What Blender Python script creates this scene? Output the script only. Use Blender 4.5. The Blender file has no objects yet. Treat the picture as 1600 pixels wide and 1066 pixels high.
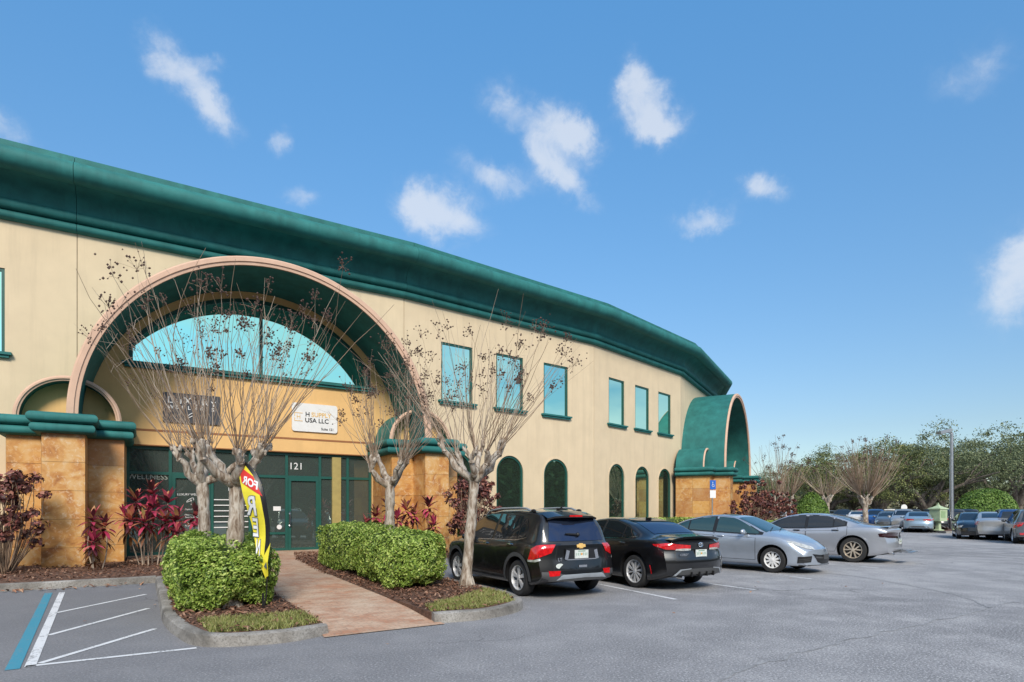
import bpy, bmesh, math, random
import numpy as np
from mathutils import Vector, Matrix, noise as mnoise
from mathutils.bvhtree import BVHTree
from mathutils.geometry import tessellate_polygon

random.seed(7); RNG = np.random.default_rng(7)
PI = math.pi
scene = bpy.context.scene
COL = scene.collection
R = math.radians

# ------------------------------------------------------------------ materials
def new_mat(name):
    m = bpy.data.materials.new(name); m.use_nodes = True
    nt = m.node_tree; nt.nodes.clear()
    out = nt.nodes.new('ShaderNodeOutputMaterial')
    bs = nt.nodes.new('ShaderNodeBsdfPrincipled')
    nt.links.new(bs.outputs[0], out.inputs[0])
    return m, nt, bs
def N(nt, typ, **kw):
    n = nt.nodes.new(typ)
    for k, v in kw.items():
        if k in n.inputs: n.inputs[k].default_value = v
        else: setattr(n, k, v)
    return n
def ramp(nt, fac, stops):
    r = nt.nodes.new('ShaderNodeValToRGB'); e = r.color_ramp.elements
    while len(e) < len(stops): e.new(.5)
    for el, (p, c) in zip(e, stops): el.position = p; el.color = (*c, 1)
    nt.links.new(fac, r.inputs[0]); return r.outputs[0]
def mixc(nt, fac, a, b, mode='MIX'):
    n = nt.nodes.new('ShaderNodeMix'); n.data_type = 'RGBA'; n.blend_type = mode
    for sock, v in ((n.inputs[0], fac), (n.inputs[6], a), (n.inputs[7], b)):
        if isinstance(v, (int, float)): sock.default_value = v
        elif isinstance(v, tuple): sock.default_value = (*v, 1) if len(v) == 3 else v
        else: nt.links.new(v, sock)
    return n.outputs[2]
def mth(nt, op, a, b=0.0, c=0.0):
    n = nt.nodes.new('ShaderNodeMath'); n.operation = op
    for i, v in enumerate((a, b, c)):
        if isinstance(v, (int, float)): n.inputs[i].default_value = v
        else: nt.links.new(v, n.inputs[i])
    return n.outputs[0]
def noise_n(nt, scale, detail=4, rough=.55, vec=None, dist=0):
    n = N(nt, 'ShaderNodeTexNoise', Scale=scale, Detail=detail, Roughness=rough, Distortion=dist)
    if vec is None:
        vec = nt.nodes.new('ShaderNodeTexCoord').outputs['Object']
    nt.links.new(vec, n.inputs['Vector']); return n.outputs['Fac']
def bump(nt, bs, h, strength=.3, dist=.02):
    b = N(nt, 'ShaderNodeBump', Strength=strength, Distance=dist)
    nt.links.new(h, b.inputs['Height']); nt.links.new(b.outputs[0], bs.inputs['Normal'])
def simple(name, c, rough=.5, metal=0, var=.12, scale=6, bmp=0, bscale=60, coat=0, spec=.5, streak=False):
    m, nt, bs = new_mat(name)
    f = noise_n(nt, scale, 5)
    lo = tuple(max(0, x*(1-var)) for x in c); hi = tuple(min(1, x*(1+var)) for x in c)
    colr = ramp(nt, f, [(.3, lo), (.7, hi)])
    if streak:
        tc = nt.nodes.new('ShaderNodeTexCoord')
        mp = N(nt, 'ShaderNodeMapping'); mp.inputs['Scale'].default_value = (1.6, 1.6, .12)
        nt.links.new(tc.outputs['Object'], mp.inputs[0])
        f2 = noise_n(nt, 2.0, 6, .65, mp.outputs[0])
        colr = mixc(nt, mth(nt, 'MULTIPLY', ramp(nt, f2, [(.5, (0,0,0)), (.72, (1,1,1))]), streak), colr, tuple(x*.72 for x in c))
    nt.links.new(colr, bs.inputs['Base Color'])
    bs.inputs['Roughness'].default_value = rough; bs.inputs['Metallic'].default_value = metal
    bs.inputs['Specular IOR Level'].default_value = spec
    if coat: bs.inputs['Coat Weight'].default_value = coat; bs.inputs['Coat Roughness'].default_value = .03
    if bmp: bump(nt, bs, noise_n(nt, bscale, 4), bmp, .01)
    return m
def leaf_mat(name, stops, rough=.5, trans=.15, spec=.4):
    m, nt, bs = new_mat(name)
    g = nt.nodes.new('ShaderNodeNewGeometry')
    f = mth(nt, 'ADD', mth(nt, 'MULTIPLY', g.outputs['Random Per Island'], .9), mth(nt, 'MULTIPLY', noise_n(nt, 2.2, 2), .4))
    c = ramp(nt, mth(nt, 'SUBTRACT', f, .14), stops)
    nt.links.new(c, bs.inputs['Base Color'])
    bs.inputs['Roughness'].default_value = rough; bs.inputs['Specular IOR Level'].default_value = spec
    if trans:
        t = nt.nodes.new('ShaderNodeBsdfTranslucent'); nt.links.new(c, t.inputs[0])
        mx = nt.nodes.new('ShaderNodeMixShader'); mx.inputs[0].default_value = trans
        nt.links.new(bs.outputs[0], mx.inputs[1]); nt.links.new(t.outputs[0], mx.inputs[2])
        nt.links.new(mx.outputs[0], nt.nodes['Material Output'].inputs[0])
    return m

M = {}
M['stucco'] = simple('stucco_cream', (.66, .535, .365), .9, var=.05, scale=1.3, bmp=.25, bscale=90, streak=.35)
M['stucco_tan'] = simple('stucco_tan', (.74, .465, .195), .9, var=.06, scale=1.5, bmp=.25, bscale=90, streak=.3)
M['green'] = simple('green_paint', (.024, .155, .148), .68, var=.22, scale=1.8, bmp=.2, bscale=30, streak=.75, spec=.3)
M['green_frame'] = simple('green_frame', (.012, .085, .068), .4, var=.1)
M['green_dark'] = simple('green_shadow_frame', (.006, .035, .03), .45, var=.1)
M['peach'] = simple('peach_trim', (.60, .40, .29), .8, var=.07, scale=3, bmp=.2, bscale=80, streak=.2)
M['groove'] = simple('groove_brown', (.30, .13, .055), .9)
M['ochre'] = simple('ochre_reflection', (.36, .29, .10), .6)  # dim tone of the tiled pillar mirrored in the shopfront, painted in
M['joint'] = simple('joint_sealant', (.42, .33, .22), .9)
M['roof'] = simple('roof_membrane', (.3, .3, .3), .9)
# travertine tiles: one colour per tile island
m, nt, bs = new_mat('travertine_tile'); M['tile'] = m
g = nt.nodes.new('ShaderNodeNewGeometry')
tc = nt.nodes.new('ShaderNodeTexCoord').outputs['Object']
f1 = noise_n(nt, 1.7, 8, .62, tc, 1.2); f2 = noise_n(nt, 9, 6, .7, tc, .6)
c1 = ramp(nt, f1, [(.28, (.24, .085, .03)), (.43, (.48, .215, .06)), (.56, (.60, .33, .11)), (.74, (.66, .47, .25))])
c2 = mixc(nt, ramp(nt, f2, [(.53, (0,0,0)), (.68, (1,1,1))]), c1, (.66, .50, .32))
c3 = mixc(nt, ramp(nt, g.outputs['Random Per Island'], [(.5, (0,0,0)), (1, (.55,.55,.55))]), c2, (.38, .17, .07))
c4 = mixc(nt, ramp(nt, g.outputs['Random Per Island'], [(0, (.5,.5,.5)), (.3, (0,0,0))]), c3, (.64, .36, .10))
nt.links.new(c4, bs.inputs['Base Color']); bs.inputs['Roughness'].default_value = .45
bump(nt, bs, f2, .15, .01)
def glass_mat(name, tint, refl, rough=.015, wav=.06):
    m, nt, bs = new_mat(name)
    bs.inputs['Base Color'].default_value = (*tint, 1)
    bs.inputs['Metallic'].default_value = refl; bs.inputs['Roughness'].default_value = rough
    bs.inputs['IOR'].default_value = 1.6
    if wav: bump(nt, bs, noise_n(nt, .9, 1), wav, .02)
    return m
M['glass_sky'] = glass_mat('teal_mirror_glass', (.60, .97, .82), 1.0)
M['glass_arch'] = glass_mat('cyan_mirror_glass', (.42, .90, .80), 1.0)
M['glass_low'] = glass_mat('green_mirror_glass', (.36, .52, .40), .95)
M['glass_store'] = glass_mat('dark_store_glass', (.17, .22, .20), .72, wav=.03)
M['car_glass'] = glass_mat('car_glass_dark', (.012, .015, .018), 0.0, .01, 0)
M['car_glass'].node_tree.nodes['Principled BSDF'].inputs['IOR'].default_value = 1.75
M['car_glass_blue'] = glass_mat('car_glass_blue', (.045, .065, .12), .75, .02, 0)
M['car_glass_teal'] = glass_mat('car_glass_teal', (.03, .075, .085), .25, .02, 0)
M['car_glass_teal'].node_tree.nodes['Principled BSDF'].inputs['IOR'].default_value = 1.7
M['white'] = simple('white_paint', (.75, .75, .74), .5, var=.04)
M['black'] = simple('black_paint', (.012, .012, .013), .4)
M['charcoal'] = simple('sign_charcoal', (.05, .052, .06), .5, var=.25, scale=10)
M['gold'] = simple('gold_lettering', (.75, .48, .16), .5)
M['metal'] = simple('galvanised_steel', (.45, .46, .48), .35, .9)
M['chrome'] = simple('chrome', (.75, .76, .78), .12, 1, var=.02)
M['rim'] = simple('alloy_rim', (.66, .67, .69), .32, .45, var=.04)
M['rim_bronze'] = simple('alloy_rim_bronze', (.62, .53, .42), .32, .5, var=.04)
M['rim_dark'] = simple('rim_black', (.02, .02, .022), .3)
M['tyre'] = simple('tyre_rubber', (.022, .022, .023), .85, var=.2, bmp=.15, bscale=120)
M['clad'] = simple('grey_cladding', (.055, .057, .06), .55)
M['skid'] = simple('silver_plastic', (.32, .35, .38), .4, .3)
M['red_lamp'] = simple('red_lamp', (.55, .012, .015), .08, var=.35, scale=14, coat=1)
M['dark_lamp'] = simple('smoked_lamp', (.03, .008, .01), .08, coat=1)
M['clear_lamp'] = simple('clear_lamp', (.55, .56, .54), .1, .3, var=.4, scale=16, coat=1)
M['plate'] = simple('plate_white', (.62, .66, .63), .4, var=.12, scale=30)
M['plate_mark'] = simple('plate_orange', (.65, .30, .06), .4)
M['plate_green'] = simple('plate_green', (.22, .36, .27), .4)
M['flag_yellow'] = simple('flag_yellow', (.80, .70, .045), .7, var=.07, scale=8)
M['flag_red'] = simple('flag_red', (.62, .035, .03), .7)
M['flag_grey'] = simple('flag_grey', (.09, .12, .15), .7)
M['flag_white'] = simple('flag_white', (.75, .77, .80), .7)
M['box_green'] = simple('pale_green_paint', (.40, .49, .31), .6)
M['sign_blue'] = simple('sign_blue', (.02, .12, .45), .4)
def bark(name, cs, sc=9):
    m, nt, bs = new_mat(name)
    tc = nt.nodes.new('ShaderNodeTexCoord')
    mp = N(nt, 'ShaderNodeMapping'); mp.inputs['Scale'].default_value = (1, 1, .28)
    nt.links.new(tc.outputs['Object'], mp.inputs[0])
    f = noise_n(nt, sc, 6, .62, mp.outputs[0], .5)
    nt.links.new(ramp(nt, f, [(.36, cs[0]), (.47, cs[1]), (.60, cs[2])]), bs.inputs['Base Color'])
    bs.inputs['Roughness'].default_value = .85
    bump(nt, bs, f, .9, .03); return m
M['bark'] = bark('crape_bark', ((.13, .085, .055), (.30, .24, .185), (.50, .45, .385)), 13)
M['twig'] = simple('twig_brown', (.25, .175, .12), .85, var=.35, scale=2)
M['twig_pale'] = simple('twig_pale', (.40, .32, .25), .85, var=.3, scale=2)
M['seed'] = simple('seed_brown', (.10, .058, .045), .85, var=.4, scale=20)
M['oak_bark'] = bark('oak_bark', ((.07, .055, .045), (.14, .115, .095), (.22, .19, .16)), 5)
M['hedge'] = leaf_mat('hedge_leaf', [(.05, (.06, .11, .02)), (.35, (.22, .335, .055)), (.7, (.40, .54, .11)), (1, (.66, .72, .24))], .4, .28)
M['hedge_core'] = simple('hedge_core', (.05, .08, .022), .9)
M['oak'] = leaf_mat('oak_leaf', [(.1, (.06, .080, .042)), (.45, (.13, .165, .078)), (.8, (.22, .26, .13)), (1, (.34, .36, .20))], .55)
M['oak_warm'] = leaf_mat('oak_leaf_warm', [(.1, (.06, .075, .028)), (.5, (.15, .18, .06)), (1, (.30, .31, .11))], .55)
M['far'] = leaf_mat('far_leaf', [(.1, (.045, .052, .03)), (.5, (.10, .105, .06)), (1, (.19, .17, .11))], .8, 0)
M['back_far'] = leaf_mat('reflected_leaf', [(.1, (.03, .06, .02)), (.5, (.075, .13, .04)), (1, (.14, .2, .07))], .8, 0)
M['dome'] = leaf_mat('dome_leaf', [(.05, (.04, .09, .016)), (.5, (.12, .22, .035)), (1, (.26, .38, .09))], .5)
M['ti'] = leaf_mat('ti_leaf', [(.05, (.05, .024, .024)), (.32, (.15, .028, .045)), (.55, (.42, .035, .10)), (.74, (.60, .11, .16)), (.86, (.58, .24, .12)), (1, (.35, .28, .10))], .38, .2)
M['ti_old'] = leaf_mat('ti_old_leaf', [(.05, (.05, .03, .02)), (.5, (.20, .085, .04)), (1, (.38, .2, .08))], .45, .2)
M['copper'] = leaf_mat('copper_leaf', [(.05, (.035, .016, .014)), (.45, (.12, .042, .038)), (.8, (.25, .085, .068)), (1, (.42, .20, .13))], .5, .1)
M['grass'] = leaf_mat('grass_blade', [(.05, (.12, .14, .035)), (.5, (.24, .27, .07)), (1, (.42, .38, .17))], .6)
M['mulch'] = leaf_mat('mulch_chip', [(.05, (.055, .025, .016)), (.45, (.155, .072, .043)), (.8, (.26, .135, .085)), (1, (.36, .24, .17))], .9, 0)
M['soil'] = simple('mulch_base', (.12, .062, .04), .95, var=.5, scale=14, bmp=.8, bscale=30)
M['grass_base'] = simple('grass_base', (.16, .17, .06), .95, var=.4, scale=18, bmp=.6, bscale=50)
M['lawn'] = simple('lawn', (.10, .11, .045), .95, var=.35, scale=.6)
# asphalt
m, nt, bs = new_mat('asphalt'); M['asphalt'] = m
tc = nt.nodes.new('ShaderNodeTexCoord').outputs['Object']
big = noise_n(nt, .16, 5, .6, tc, .6); med = noise_n(nt, 1.1, 6, .65, tc); fine = noise_n(nt, 42, 3, .75, tc); fine2 = noise_n(nt, 19, 3, .7, tc)
c = ramp(nt, big, [(.3, (.175, .173, .181)), (.52, (.265, .262, .27)), (.72, (.36, .353, .36))])
c = mixc(nt, ramp(nt, med, [(.45, (0,0,0)), (.68, (.55,.55,.55))]), c, (.46, .45, .452))
c = mixc(nt, ramp(nt, med, [(.28, (.6,.6,.6)), (.44, (0,0,0))]), c, (.20, .20, .206))
c = mixc(nt, ramp(nt, fine, [(.55, (0,0,0)), (.64, (.95,.95,.95))]), c, (.66, .66, .66))
c = mixc(nt, ramp(nt, fine, [(.34, (.95,.95,.95)), (.45, (0,0,0))]), c, (.06, .062, .068))
c = mixc(nt, ramp(nt, fine2, [(.60, (0,0,0)), (.72, (.5,.5,.5))]), c, (.42, .425, .43))
# darker resealed strip beside the kerbs, worn paler wheel tracks and hairline cracks
vr = N(nt, 'ShaderNodeTexVoronoi', Scale=.22); vr.feature = 'DISTANCE_TO_EDGE'
dv = N(nt, 'ShaderNodeVectorMath', operation='ADD')
nz = N(nt, 'ShaderNodeTexNoise', Scale=1.4, Detail=6); nt.links.new(tc, nz.inputs['Vector'])
sc_ = N(nt, 'ShaderNodeVectorMath', operation='SCALE'); sc_.inputs['Scale'].default_value = 1.3
nt.links.new(nz.outputs['Color'], sc_.inputs[0]); nt.links.new(tc, dv.inputs[0]); nt.links.new(sc_.outputs[0], dv.inputs[1])
nt.links.new(dv.outputs[0], vr.inputs['Vector'])
crk = ramp(nt, vr.outputs['Distance'], [(0, (.75,.75,.75)), (.006, (0,0,0))])
crk = mth(nt, 'MULTIPLY', crk, ramp(nt, noise_n(nt, .25, 3, .5, tc), [(.5, (0,0,0)), (.6, (1,1,1))]))
sx_ = nt.nodes.new('ShaderNodeSeparateXYZ'); nt.links.new(dv.outputs[0], sx_.inputs[0])
seal = ramp(nt, mth(nt, 'MULTIPLY', mth(nt, 'ADD', sx_.outputs[0], 6.0), .085), [(.0, (.8,.8,.8)), (.45, (.55,.55,.55)), (1, (0,0,0))])
c = mixc(nt, seal, c, (.17, .172, .184))
c = mixc(nt, crk, c, (.08, .08, .085))
nt.links.new(c, bs.inputs['Base Color']); bs.inputs['Roughness'].default_value = .82
bs.inputs['Specular IOR Level'].default_value = .18
bump(nt, bs, mth(nt, 'ADD', fine, mth(nt, 'MULTIPLY', fine2, .6)), .55, .012)
# worn road paint
def paint(name, c, wear=.5):
    m, nt, bs = new_mat(name)
    tc = nt.nodes.new('ShaderNodeTexCoord').outputs['Object']
    f = noise_n(nt, 26, 5, .7, tc); f2 = noise_n(nt, 2.2, 4, .6, tc)
    k = mth(nt, 'ADD', mth(nt, 'MULTIPLY', f, .65), mth(nt, 'MULTIPLY', f2, .45))
    nt.links.new(mixc(nt, ramp(nt, k, [(wear, (0,0,0)), (wear+.08, (1,1,1))]), c, (.22, .225, .235)), bs.inputs['Base Color'])
    bs.inputs['Roughness'].default_value = .75; return m
M['line_white'] = paint('line_white', (.68, .69, .70), .58)
M['line_worn'] = paint('line_worn', (.66, .67, .69), .56)
M['line_blue'] = paint('line_blue', (.045, .26, .36), .60)
M['tar'] = simple('tar_seam', (.26, .26, .265), .8, var=.3, scale=8)
# concrete kerb
m, nt, bs = new_mat('kerb_concrete'); M['kerb'] = m
tc = nt.nodes.new('ShaderNodeTexCoord').outputs['Object']
a = noise_n(nt, 1.6, 7, .68, tc, .5); b = noise_n(nt, 40, 4, .7, tc)
c = ramp(nt, a, [(.3, (.10, .093, .082)), (.48, (.235, .22, .20)), (.7, (.40, .385, .36))])
c = mixc(nt, ramp(nt, b, [(.35, (.7,.7,.7)), (.52, (0,0,0))]), c, (.11, .103, .093))
nt.links.new(c, bs.inputs['Base Color']); bs.inputs['Roughness'].default_value = .92; bump(nt, bs, b, .5, .012)
# stamped brick walk
ANG_A = R(32.0)
m, nt, bs = new_mat('stamped_brick_walk'); M['walk'] = m
tcn = nt.nodes.new('ShaderNodeTexCoord')
mp = N(nt, 'ShaderNodeMapping'); mp.inputs['Rotation'].default_value = (0, 0, -ANG_A)
nt.links.new(tcn.outputs['Object'], mp.inputs[0])
br = N(nt, 'ShaderNodeTexBrick', Scale=1.0, **{'Brick Width': .22, 'Row Height': .11, 'Mortar Size': .007, 'Mortar Smooth': .25, 'Bias': -.1})
br.inputs['Color1'].default_value = (.40, .20, .12, 1); br.inputs['Color2'].default_value = (.55, .36, .25, 1); br.inputs['Mortar'].default_value = (.34, .225, .155, 1)
nt.links.new(mp.outputs[0], br.inputs['Vector'])
mp2 = N(nt, 'ShaderNodeMapping'); mp2.inputs['Scale'].default_value = (1, 1.35, 1); nt.links.new(mp.outputs[0], mp2.inputs[0])
w1 = noise_n(nt, 1.5, 7, .68, mp2.outputs[0]); w2 = noise_n(nt, 24, 4, .65, mp.outputs[0])
c = mixc(nt, ramp(nt, w1, [(.42, (0,0,0)), (.62, (.85,.85,.85))]), br.outputs['Color'], (.55, .42, .31))
c = mixc(nt, ramp(nt, w1, [(.30, (.7,.7,.7)), (.43, (0,0,0))]), c, (.52, .23, .125))
c = mixc(nt, ramp(nt, w2, [(.34, (.6,.6,.6)), (.5, (0,0,0))]), c, (.24, .17, .125))
nt.links.new(c, bs.inputs['Base Color']); bs.inputs['Roughness'].default_value = .85
bump(nt, bs, mth(nt, 'ADD', mth(nt, 'MULTIPLY', br.outputs['Fac'], -1.0), mth(nt, 'MULTIPLY', w2, .5)), .4, .01)
def car_paint(name, c, metal=.0, rough=.25):
    m, nt, bs = new_mat(name)
    f = noise_n(nt, 2.5, 3)
    nt.links.new(ramp(nt, f, [(.3, tuple(x*.93 for x in c)), (.7, tuple(min(1, x*1.05) for x in c))]), bs.inputs['Base Color'])
    bs.inputs['Metallic'].default_value = metal; bs.inputs['Roughness'].default_value = rough
    bs.inputs['Coat Weight'].default_value = 1; bs.inputs['Coat Roughness'].default_value = .02
    return m
M['p_black'] = car_paint('paint_black', (.006, .006, .007), 0, .3)
M['p_silverblue'] = car_paint('paint_silver_blue', (.42, .47, .54), .55, .30)
M['p_silver'] = car_paint('paint_silver', (.45, .465, .50), .55, .30)

# ------------------------------------------------------------------ mesh builder
class MB:
    def __init__(s): s.v = []; s.f = []; s.m = []
    def add(s, vs, fs, mi=0):
        b = len(s.v); s.v += [tuple(p) for p in vs]
        s.f += [tuple(i+b for i in f) for f in fs]; s.m += [mi]*len(fs)
    def box(s, c, h, rot=None, mi=0):            # centre, half sizes, optional 3x3
        vs = []
        for sx in (-1, 1):
            for sy in (-1, 1):
                for sz in (-1, 1):
                    p = Vector((sx*h[0], sy*h[1], sz*h[2]))
                    if rot is not None: p = rot @ p
                    vs.append(p + Vector(c))
        s.add(vs, [(0,1,3,2),(4,6,7,5),(0,4,5,1),(2,3,7,6),(0,2,6,4),(1,5,7,3)], mi)
    def tube(s, pts, rad, n=8, mi=0, cap=True):
        pts = [Vector(p) for p in pts]; k = len(pts)
        if isinstance(rad, (int, float)): rad = [rad]*k
        vs = []; ref = None
        for i, p in enumerate(pts):
            t = (pts[min(i+1, k-1)] - pts[max(i-1, 0)])
            if t.length < 1e-9: t = Vector((0, 0, 1))
            t.normalize()
            if ref is None:
                ref = t.orthogonal().normalized()
            ref = (ref - t*ref.dot(t))
            if ref.length < 1e-6: ref = t.orthogonal()
            ref.normalize(); b = t.cross(ref)
            for j in range(n):
                a = 2*PI*j/n
                vs.append(p + (ref*math.cos(a) + b*math.sin(a))*rad[i])
        fs = [(i*n+j, i*n+(j+1) % n, (i+1)*n+(j+1) % n, (i+1)*n+j) for i in range(k-1) for j in range(n)]
        if cap: fs += [tuple(range(n-1, -1, -1)), tuple((k-1)*n+j for j in range(n))]
        s.add(vs, fs, mi)
    def lathe(s, prof, axis_o, ax, n=24, mi=0, mis=None):   # prof [(r, h)], ax in 'xyz'
        vs = []
        for r, h in prof:
            for j in range(n):
                a = 2*PI*j/n; c, d = r*math.cos(a), r*math.sin(a)
                p = {'x': (h, c, d), 'y': (c, h, d), 'z': (c, d, h)}[ax]
                vs.append(Vector(axis_o)+Vector(p))
        b = len(s.v)
        for i in range(len(prof)-1):
            s_mi = mis[i] if mis else mi
            s.f += [(b+i*n+j, b+i*n+(j+1) % n, b+(i+1)*n+(j+1) % n, b+(i+1)*n+j) for j in range(n)]; s.m += [s_mi]*n
        s.v += [tuple(p) for p in vs]
    def ball(s, c, r, n=8, mi=0, sq=(1, 1, 1)):
        prof = [(max(1e-4, math.sin(PI*i/n))*r, -math.cos(PI*i/n)*r) for i in range(n+1)]
        vs = []; k = n+4
        for pr, h in prof:
            for j in range(k):
                a = 2*PI*j/k
                vs.append((c[0]+pr*math.cos(a)*sq[0], c[1]+pr*math.sin(a)*sq[1], c[2]+h*sq[2]))
        s.add(vs, [(i*k+j, i*k+(j+1) % k, (i+1)*k+(j+1) % k, (i+1)*k+j) for i in range(n) for j in range(k)], mi)
    def octa(s, c, r, mi=0):
        x, y, z = c
        s.add([(x+r,y,z),(x-r,y,z),(x,y+r,z),(x,y-r,z),(x,y,z+r),(x,y,z-r)],
              [(0,2,4),(2,1,4),(1,3,4),(3,0,4),(2,0,5),(1,2,5),(3,1,5),(0,3,5)], mi)
    def poly(s, outer, holes, fn, mi=0):         # flat polygon with holes; fn maps 2d to 3d
        loops = [[Vector((a, b, 0)) for a, b in lp] for lp in [outer]+list(holes)]
        flat = [p for lp in loops for p in lp]
        tris = tessellate_polygon(loops)
        s.add([fn(p.x, p.y) for p in flat], [tuple(t) for t in tris], mi)
    def strip(s, la, lb, mi=0, closed=False):    # quads between two point lists
        k = len(la)
        s.add(list(la)+list(lb), [(i, (i+1) % k, k+(i+1) % k, k+i) for i in range(k if closed else k-1)], mi)

def props(o, label=None, cat=None, group=None, kind=None):
    for k, v in (('label', label), ('category', cat), ('group', group), ('kind', kind)):
        if v: o[k] = v
    return o
def root_loc(p):
    while p is not None and p.parent is not None: p = p.parent
    return Vector(p.location) if p is not None else Vector((0, 0, 0))
def link_mesh(name, me, parent=None):
    o = bpy.data.objects.new(name, me); COL.objects.link(o)
    if parent is not None: o.parent = parent
    return o
def build(name, mb, mats, parent=None, local=False, base=None, ang=30, fix=True, merge=False):
    """mb in world coordinates unless local; base = world origin for a top-level mesh"""
    off = Vector((0, 0, 0))
    if not local: off = root_loc(parent) if parent is not None else Vector(base or (0, 0, 0))
    me = bpy.data.meshes.new(name)
    vs = np.array(mb.v, dtype=float) - np.array(off)
    me.from_pydata(vs.tolist(), [], mb.f)
    if not isinstance(mats, (list, tuple)): mats = [mats]
    for m in mats: me.materials.append(m)
    me.polygons.foreach_set('material_index', mb.m)
    if fix or merge:
        bm = bmesh.new(); bm.from_mesh(me)
        if merge: bmesh.ops.remove_doubles(bm, verts=bm.verts, dist=1e-4)
        bmesh.ops.recalc_face_normals(bm, faces=bm.faces); bm.to_mesh(me); bm.free()
    if ang:
        me.polygons.foreach_set('use_smooth', [True]*len(me.polygons)); me.set_sharp_from_angle(angle=R(ang))
    me.update()
    o = link_mesh(name, me, parent)
    if parent is None: o.location = off
    return o
def thing(name, loc, label, cat, group=None, rz=0):
    o = bpy.data.objects.new(name, None); COL.objects.link(o)
    o.location = loc; o.rotation_euler = (0, 0, rz); o.empty_display_size = .3
    return props(o, label, cat, group)
def structure(name, mb, mats, ang=30, **k):
    return props(build(name, mb, mats, ang=ang, **k), kind='structure')
def raw_mesh(name, V, F, mats, parent=None, smooth=False, mi=None):
    """numpy verts (n,3), faces (m,k) all the same size"""
    me = bpy.data.meshes.new(name); k = F.shape[1]
    me.vertices.add(len(V)); me.vertices.foreach_set('co', np.asarray(V, dtype=np.float32).ravel())
    me.loops.add(F.size); me.loops.foreach_set('vertex_index', F.astype(np.int32).ravel())
    me.polygons.add(len(F)); me.polygons.foreach_set('loop_start', np.arange(0, F.size, k, dtype=np.int32))
    for m in (mats if isinstance(mats, (list, tuple)) else [mats]): me.materials.append(m)
    if mi is not None: me.polygons.foreach_set('material_index', np.asarray(mi, dtype=np.int32))
    me.polygons.foreach_set('use_smooth', [smooth]*len(F))
    me.update(calc_edges=True); me.validate()
    return link_mesh(name, me, parent)
def unit(a): return a/np.maximum(np.linalg.norm(a, axis=1, keepdims=True), 1e-9)
def leaves(P, Nn, ln, wd, fold=.15):
    """diamond leaves: centres P, normals Nn, length and width arrays -> verts, faces"""
    n = len(P); Nn = unit(Nn)
    t = unit(np.cross(Nn, RNG.normal(size=(n, 3)))); b = np.cross(Nn, t)
    ln = np.broadcast_to(np.asarray(ln, float), (n,))[:, None]; wd = np.broadcast_to(np.asarray(wd, float), (n,))[:, None]
    V = np.stack([P - t*ln*.5, P + b*wd*.5 + Nn*wd*fold - t*ln*.05, P + t*ln*.5, P - b*wd*.5 + Nn*wd*fold - t*ln*.05], 1).reshape(-1, 3)
    F = np.arange(4*n).reshape(n, 4)
    return V, F
def text_mb(mb, s, size, fn, mi=0, align='CENTER', bold=0.0, sx=1.0):
    cu = bpy.data.curves.new('lettering', 'FONT'); cu.body = s; cu.size = size; cu.align_x = align; cu.align_y = 'CENTER'; cu.offset = bold
    cu.resolution_u = 3
    o = bpy.data.objects.new('lettering', cu); COL.objects.link(o)
    dg = bpy.context.evaluated_depsgraph_get(); me = bpy.data.meshes.new_from_object(o.evaluated_get(dg))
    mb.add([fn(v.co.x*sx, v.co.y) for v in me.vertices], [tuple(p.vertices) for p in me.polygons], mi)
    bpy.data.objects.remove(o); bpy.data.curves.remove(cu); bpy.data.meshes.remove(me)

class Frame:                                     # facade frame: s along, o outward, z up
    def __init__(f, x, y, ang): f.x, f.y, f.a = x, y, ang; f.c, f.s = math.cos(ang), math.sin(ang)
    def p(f, s, o, z): return (f.x + s*f.c + o*f.s, f.y + s*f.s - o*f.c, z)
    def box(f, mb, s0, s1, o0, o1, z0, z1, mi=0):
        vs = [f.p(s, o, z) for s in (s0, s1) for o in (o0, o1) for z in (z0, z1)]
        mb.add(vs, [(0,1,3,2),(4,6,7,5),(0,4,5,1),(2,3,7,6),(0,2,6,4),(1,5,7,3)], mi)
def sweep(mb, path, prof, closed=False, mi=0, cap=True, mis=None):
    """path [(x, y)], prof [(d, z)] with d measured to the right-hand side of travel; mitred"""
    n = len(path); P = [Vector((p[0], p[1])) for p in path]; rows = []
    for i in range(n):
        a = P[i]-P[i-1] if (i > 0 or closed) else P[1]-P[0]
        b = P[(i+1) % n]-P[i] if (i < n-1 or closed) else P[-1]-P[-2]
        a = a.normalized(); b = b.normalized()
        na = Vector((a.y, -a.x)); nb = Vector((b.y, -b.x))
        mm = (na+nb); mm = mm/max(.25, mm.dot(na)) if mm.length > 1e-6 else na
        rows.append([(P[i].x+mm.x*d, P[i].y+mm.y*d, z) for d, z in prof])
    k = len(prof); vs = [v for r in rows for v in r]; b0 = len(mb.v); mb.v += vs
    for i in range(n if closed else n-1):
        j = (i+1) % n
        for q in range(k-1):
            mb.f.append((b0+i*k+q, b0+j*k+q, b0+j*k+q+1, b0+i*k+q+1)); mb.m.append(mis[q] if mis else mi)
    if cap and not closed:
        mb.f.append(tuple(b0+q for q in range(k))); mb.m.append(mi)
        mb.f.append(tuple(b0+(n-1)*k+q for q in reversed(range(k)))); mb.m.append(mi)
def arc(cx, cz, r, a0, a1, n): return [(cx+r*math.cos(R(a0+(a1-a0)*i/n)), cz+r*math.sin(R(a0+(a1-a0)*i/n))) for i in range(n+1)]
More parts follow.
